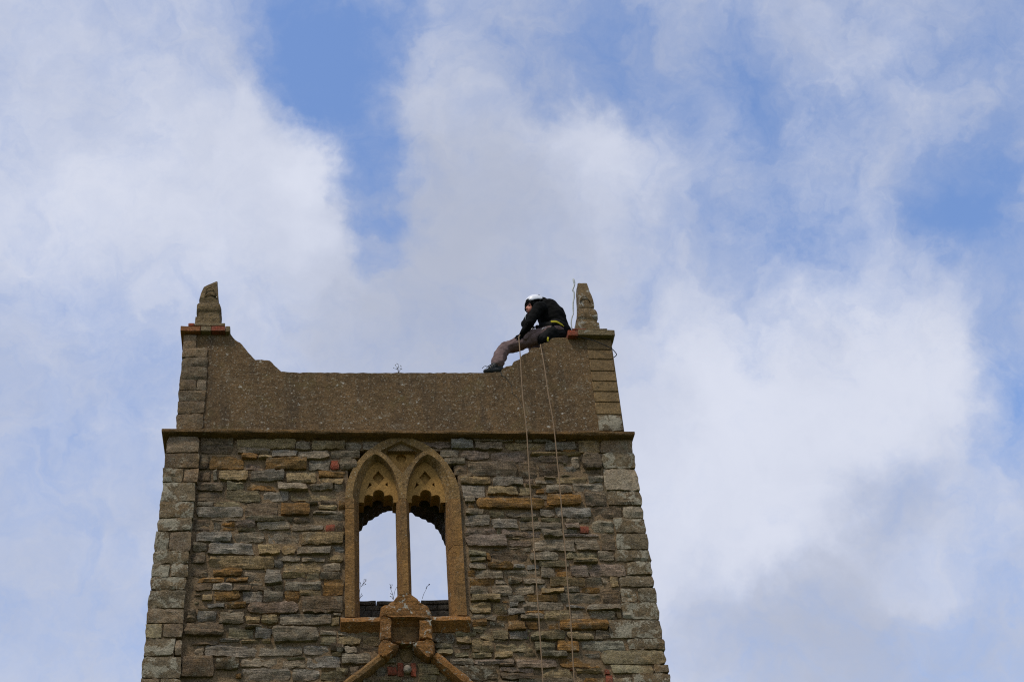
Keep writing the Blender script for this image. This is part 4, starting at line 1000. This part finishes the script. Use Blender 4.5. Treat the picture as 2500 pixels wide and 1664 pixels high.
strap('yellow_band', [pm(1245, 606, .0), pm(1340, 608, -.005), pm(1410, 645, .02), pm(1465, 682, .06)], .024, .016, M_YELLOW, HAR)
strap('yellow_loop', [pm(1200, 878, -.03), pm(1192, 905, -.03), pm(1195, 945, -.02)], .02, .008, M_YELLOW, HAR)
strap('back_strap', [pm(1362, 318, .15), pm(1410, 370, .15), pm(1448, 425, .15)], .022, .022, M_WEB, HAR)
strap('yellow_tab', [pm(1395, 380, .13), pm(1420, 400, .13), pm(1442, 425, .13)], .010, .012, M_YELLOW, HAR)
for a, b, r_ in (((1470, 470), (1490, 510), .022), ((1505, 600), (1530, 655), .022), ((1495, 690), (1490, 800), .05), ((1010, 700), (1060, 730), .03)):
    bm = bmesh.new(); cone(bm, pm(*a, .18), r_, pm(*b, .18), r_ * .9); organic('pouch', bm, M_WEB, HAR, .007, 1)
bm = bmesh.new(); tube(bm, [pm(1085, 742, .02), pm(1110, 725, .02), pm(1130, 712, .02)], .006, 6); tube(bm, [pm(1075, 750, .02), pm(1180, 690, .02)], .003, 6); build('buckle', bm, M_METAL, HAR)
bm = bmesh.new(); ring_ = [pm(925 + 26 * math.cos(t), 750 + 30 * math.sin(t), .15) for t in [2 * math.pi * k / 14 for k in range(15)]]; tube(bm, ring_, .007, 6, False)
tube(bm, [pm(912, 770, .15), pm(920, 735, .15)], .012, 8); build('carabiner', bm, M_METAL, HAR)
bm = bmesh.new(); cone(bm, pm(925, 712, .17), .028, pm(945, 705, .17), .02); organic('descender', bm, M_VENT, HAR, .006, 1)

# ------------------------------------------------------------------ ropes, conductor, cable
def hung(name, pts, r, mat, label, cat, n=8, k=10, jit=0.0):
    bm = bmesh.new(); pp = spline(pts, k)
    if jit: pp = [p + Vector((noise.noise(Vector((p.z * 1.7, 0, jit))) * .006, 0, 0)) for p in pp]
    tube(bm, pp, r, n); return tag(build(name, bm, mat), label, cat, None)
z_end = -.19
hung('rope', [pm(712, 840, .0), pm(697, 866, -.02), pm(692, 900, -.035), at(*px('K', 470, 830), -.10), at(*px('K', 497, 1220), -.15), at(1285, 1050, -.165), at(1302, 1300, -.17), at(1319, 1560, -.175), at(1326, 1664, -.18), at(1332, 1800, -.18)], .0070, M_ROPE, "tan climbing rope hanging from the person's gloved hand, nearer the window", 'rope', jit=3)
hung('rope', [at(*px('K', 700, 716), .33), at(*px('K', 672, 708), .12), at(*px('K', 664, 716), .0), at(*px('K', 668, 735), -.03), at(*px('K', 690, 860), -.07), at(*px('K', 745, 1200), -.13), at(1353, 1050, -.155), at(1372, 1250, -.16), at(1388, 1450, -.165), at(1403, 1664, -.17), at(1412, 1800, -.17)], .0070, M_ROPE, 'tan climbing rope draped over the stepped parapet edge, farther from the window', 'rope', jit=8)
rod = empty('lightning_conductor', at(*px('R', 285, 1030), .2), 'thin wavy grey lightning conductor strip rising beside the lichened pinnacle', 'lightning rod')
bm = bmesh.new()
pts = spline([at(*px('R', *p), .2) for p in ((285, 1035), (270, 930), (285, 820), (310, 740), (305, 560), (322, 440), (325, 350), (300, 290), (320, 230), (333, 180))], 6)
tube(bm, pts, [.008 if i < 20 else .011 for i in range(len(pts))], 7); build('strip', bm, M_ROD, rod)
bm = bmesh.new(); pts = spline([at(*px('R', *p), .2) for p in ((333, 185), (328, 150), (318, 110), (310, 78))], 5)
tube(bm, pts, [.009 + .006 * math.sin(math.pi * i / (len(pts) - 1)) for i in range(len(pts) - 1)] + [.002], 8); build('tip', bm, M_ROD, rod)
hung('cable', [at(*px('R', 222, 1180), -.02), at(*px('R', 420, 1195), -.03), at(*px('R', 560, 1225), -.04), at(*px('R', 720, 1270), -.045), at(*px('R', 880, 1335), -.05), at(*px('R', 1040, 1415), -.04), at(*px('R', 1100, 1470), .0), at(*px('R', 1138, 1525), .03), at(*px('R', 1118, 1560), .08), at(*px('R', 1075, 1590), .16)], .0055, M_CABLE,
     'slack black cable drooping from the coping across the ashlar corner blocks', 'cable')

# ------------------------------------------------------------------ weeds
def weed(name, stems, y, label, cat='plant', heads=0.006, r=.0025, leaf=0):
    b0 = stems[0][0]; e = empty(name, at(b0[0], b0[1], y), label, cat)
    bm = bmesh.new(); hs = bmesh.new(); rr = random.Random(len(label))
    for s in stems:
        p = spline([at(x, yy, y) for x, yy in s], 5); tube(bm, p, [r * (1.25 - .7 * i / len(p)) for i in range(len(p))], 5)
        if heads:
            for q_ in [p[-1]] + ([p[-4]] if len(p) > 6 else []):
                ell(hs, q_ + Vector((rr.uniform(-.004, .004), 0, rr.uniform(-.004, .004))), (heads, heads, heads * 1.2), None, 8, 6)
    build('stem', bm, M_TWIG, e)
    if leaf:
        for s in stems:
            for (x, yy) in s[1:]:
                c = at(x, yy, y); d = Vector((rr.uniform(-1, 1), rr.uniform(-.5, .5), rr.uniform(.0, 1))).normalized(); sd2 = d.cross(Vector((0, 1, .2))).normalized()
                v = [hs.verts.new(c), hs.verts.new(c + d * leaf * .5 + sd2 * leaf * .2), hs.verts.new(c + d * leaf), hs.verts.new(c + d * leaf * .5 - sd2 * leaf * .2)]
                hs.faces.new(v)
        build('leaves', hs, M_LEAF, e, recalc=False)
    else: build('seed_head', hs, M_TWIG if heads < .01 else M_SEED, e)
k_ = 2500 / 2356
def F4(x, y): return (800 + x / 2.958, 1030 + y / 2.958)
def FE(x, y): return px('E', x, y)
weed('weed', [[(972, 909), (971, 900), (966, 893)], [(973, 909), (974, 898), (972, 888)], [(974, 909), (978, 900), (980, 894)], [(971, 902), (967, 900), (963, 899)]], .2, 'small leafy weed sprouting from the low middle of the parapet top', leaf=.026, heads=0)
weed('weed', [[FE(338, 370), FE(345, 250), FE(362, 190), FE(400, 140)], [FE(362, 190), FE(395, 150), FE(440, 98)], [FE(380, 165), FE(405, 120), FE(412, 78)], [FE(400, 140), FE(425, 110), FE(432, 78)], [FE(362, 190), FE(358, 150), FE(352, 118)], [FE(395, 160), FE(425, 155), FE(434, 150)], [FE(340, 370), FE(365, 330), FE(384, 315)], [FE(350, 350), FE(362, 310), FE(372, 285)]], .45, 'dry stemmed weed with seed heads against the left window jamb', heads=.0042, r=.0018)
weed('weed', [[FE(832, 375), FE(822, 290), FE(800, 230), FE(795, 180), FE(780, 145)], [FE(800, 230), FE(792, 200), FE(790, 190)], [FE(832, 375), FE(850, 270), FE(868, 215), FE(898, 172)], [FE(822, 290), FE(805, 295), FE(798, 282)], [FE(832, 375), FE(808, 330), FE(790, 325)], [FE(800, 215), FE(812, 175), FE(818, 155)]], .45, 'bare twiggy weed growing beside the foot of the window mullion', heads=.0038, r=.0022)
weed('grass_stalk', [[FE(1252, 360), FE(1275, 290), FE(1305, 230), FE(1322, 188)], [FE(1322, 188), FE(1338, 165), FE(1360, 155)]], .45, 'single grass stalk with a bent seed head in the right window light', 'grass', heads=.006, r=.0022)
dw_ = [[px('D', 742, 1010), px('D', 770, 950), px('D', 775, 905), px('D', 790, 885)], [px('D', 770, 950), px('D', 762, 920), px('D', 768, 895)], [px('D', 735, 1012), px('D', 755, 980), px('D', 770, 960)]]
weed('grass_tuft', dw_, -.05, 'wisp of dried grass growing from a joint of the wall right of the niche', 'grass', heads=.0, r=.004, leaf=.03)
